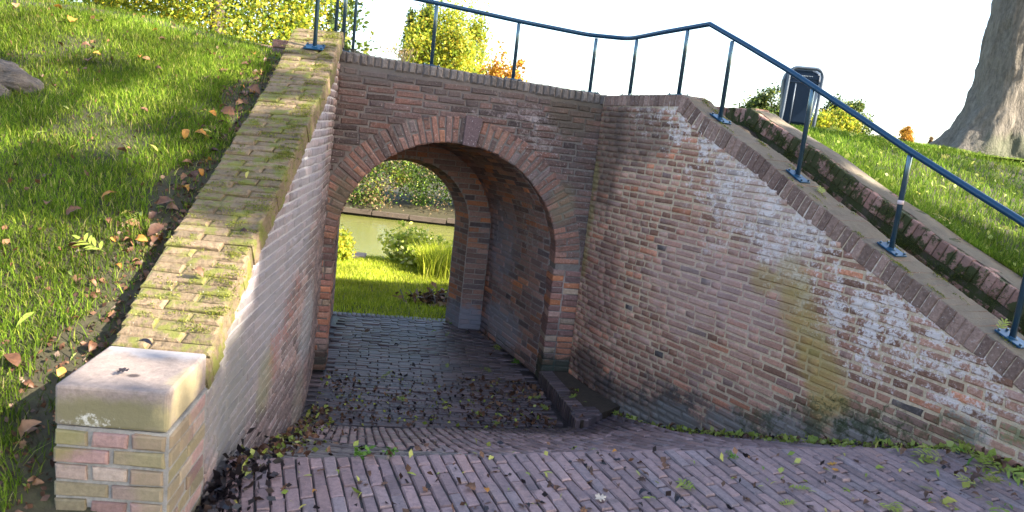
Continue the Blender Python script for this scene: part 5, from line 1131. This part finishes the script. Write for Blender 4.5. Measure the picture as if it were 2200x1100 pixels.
for i in range(75):                           # passage floor
    s = random.uniform(.05, 1.6); off = -1.0*random.random()**.8 if random.random() < .75 else random.uniform(0, 1.6); s = s if off < 0 else s*.9
    if off < 0 and random.random() < .5: s = random.uniform(1.1, 1.6)
    p = fac(s, .006, off)
    if p[0] < lx(min(p[1], 5.3))+.06 or p[1] < np.interp(p[0], TOa[:6, 0], TOa[:6, 1]): continue
    kd, col = random.choice([('curl', 'brown'), ('narrow', 'lime'), ('sprig', 'lime'), ('curl', 'black'), ('oak', 'brown'), ('curl', 'black')]); put_leaf(p, Z3, kd, col, random.uniform(.4, .8), 'on the wet passage floor', .3)
for (u, v) in [(1660+30, 412), (1735, 515)]: pass
for (y, f, kd, col, s, lab) in [(3.42, .16, 'narrow', 'yellow', .8, 'yellow narrow leaf across the middle of the left coping'), (2.72, .14, 'curl', 'brown', .8, 'dried brown leaf on the lower left coping'), (3.0, .05, 'curl', 'brown', .5, 'small dark leaf near the inner edge of the left coping'), (2.295, .2, 'broad', 'black', .7, 'black curled leaf at the back of the cap stone'), (2.06, .16, 'oak', 'black', .5, 'black leaf stuck in the middle of the cap stone')]:
    z = lw_cop(y) if y > 2.3 else PT; put_leaf(np.array([lx(y, 2)-f, y, z+.004]), np.array([0, -.42, .9]) if y > 2.3 else Z3, kd, col, s, 'on the left coping', .1, label=lab)
for (s, d, lab) in [(2.95, .09, 'pale compound leaf lying on the right coping left of the last post'), (1.9, .12, 'green leaf cluster on the right coping between two posts')]:
    p = rw(s, d, rw_cop(s)+.003); put_leaf(p, np.array([0, -.4, .9]), 'sprig', 'lime', .6, 'on the right coping', .05, label=lab)
put_leaf(rw(2.55, .27, tz(2.55)-.10), Z3, 'broad', 'yellow', .9, '', .2, label='yellow leaf beside the base plate in front of the trough')
for i in range(170):                          # mound
    s = random.uniform(0, 4.2); d = TT+.05+4.5*random.random()**1.6; p = rw(s, d); p[2] = zM(p[0], p[1])+.03
    if not seen(p[None], 60)[0]: continue
    kd = random.choice(['narrow', 'narrow', 'sprig', 'sprig']); put_leaf(p, nrm(zM, p), kd, random.choice(['lime', 'lime', 'yellow']), random.uniform(.5, .9), 'on the right mound', .4, lift=-.008)
build_leaves()
# fine litter that nobody could count
def litter(name, P, size, mat, seed):
    o = leaf_mesh(name, P, size, mat, None, seed=seed, aspect=.7); tag(o, kind='stuff')
P = []
for i in range(1500):
    y = random.uniform(1.4, 5.2); xi = lx(min(max(y, 1.95), 5.3))-.34; x = xi-abs(random.gauss(0, .16)); P.append((x, y, zB(x, y)+.01))
litter('leaf_litter', np.array(P), .022, LM['brown'], 90)
P = []
for i in range(2600):
    y = random.uniform(1.4, 6); xi = lx(min(max(y, 1.95), 5.3))-.34; x = xi-3.4*random.random(); P.append((x, y, zB(x, y)+.006))
litter('leaf_litter', np.array(P), .024, LM['brown'], 95); litter('leaf_litter', np.array(P[::4])+rng.normal(0, .05, (650, 3))*(1, 1, .1), .03, LM['tan'], 96)
P = []
for i in range(3600):
    t = random.random()
    if t < .35: s = random.uniform(.0, 1.6); off = -random.random()*1.0; p = fac(s, .006, off)
    elif t < .6: y = random.uniform(2.5, 4.6); x = lx(y)+.03+abs(random.gauss(0, .10)); p = np.array([x, y, (zS(x, y) if y < 4.36 else 0)+.006])
    elif t < .85: s = random.uniform(.3, 3.4); p = rw(s, -.02-abs(random.gauss(0, .05))); p[2] = (zS(p[0], p[1]) if s < 3 else zF(p[0], p[1]))+.006
    else: p = np.array([random.uniform(-.9, 2.2), random.uniform(2, 2.9), 0]); p[2] = zF(p[0], p[1])+.004
    if p[0] < lx(min(max(p[1], 1.95), 5.3))+.02: continue
    P.append(p)
P = np.array(P); litter('leaf_litter', P[::3], .026, LM['black'], 91); litter('leaf_litter', P[1::3], .03, LM['brown'], 92); litter('leaf_litter', P[2::6], .034, LM['lime'], 97)
P = []
for i in range(2600): q_ = rw(random.uniform(-.5, 4.6), TT+.04+6*random.random()**1.7); q_[2] = zM(q_[0], q_[1])+.03; P.append(q_)
litter('leaf_litter', np.array(P)[:1700], .036, LM['lime'], 98)
P = []
for i in range(240): s_ = 1.0+.62*random.random(); q_ = fac(s_, .008, -random.random()*.95); P.append(q_)
litter('leaf_litter', np.array([p for p in P if p[1] > np.interp(p[0], TOa[:6, 0], TOa[:6, 1])]), .045, LM['brown'], 99)
P = []
for i in range(420):
    x = random.gauss(-.93, .07)+.02; y = random.gauss(2.3, .2); 
    if x > lx(max(y, 1.95))+.02: P.append((x, y, zF(x, y)+.01+.02*random.random()))
litter('leaf_litter', np.array(P), .036, LM['black'], 93)
P = []
for i in range(700): s = random.uniform(.2, 3.3); p = rw(s, -.03-abs(random.gauss(0, .035))); p[2] = (zS(p[0], p[1]) if s < 3 else zF(p[0], p[1]))+.01; P.append(p)
litter('leaf_litter', np.array(P), .035, LM['lime'], 94)
# weeds
for (u, v, zf, s, lab) in [(775, 977, zF, 1.0, 'small green weed at the crown of the paving, left'), (838, 975, zF, .7, 'tiny green weed just right of the first one'), (2105, 955, zF, 1.3, 'two leaved seedling at the foot of the curved wall, far right'), (1575, 985, zF, .5, 'tiny weed in a paving joint in the foreground centre'), (1108, 778, lambda x, y: 0., 1.0, 'green weed at the foot of the passage side wall'), (968, 697, lambda x, y: 0., .8, 'green tuft at the foot of the far pier')]:
    q = hit(u, v, zf); n = 26; C = q+rng.normal(0, 1, (n, 3))*np.array([.016, .016, .006])*s+np.array([0, 0, .012*s]); tag(leaf_mesh('weed', C, .028*s, LM['green'], None, seed=int(u), aspect=.6), lab, 'weed')
for (u, v, s, lab) in [(600, 235, 1., None)]: pass
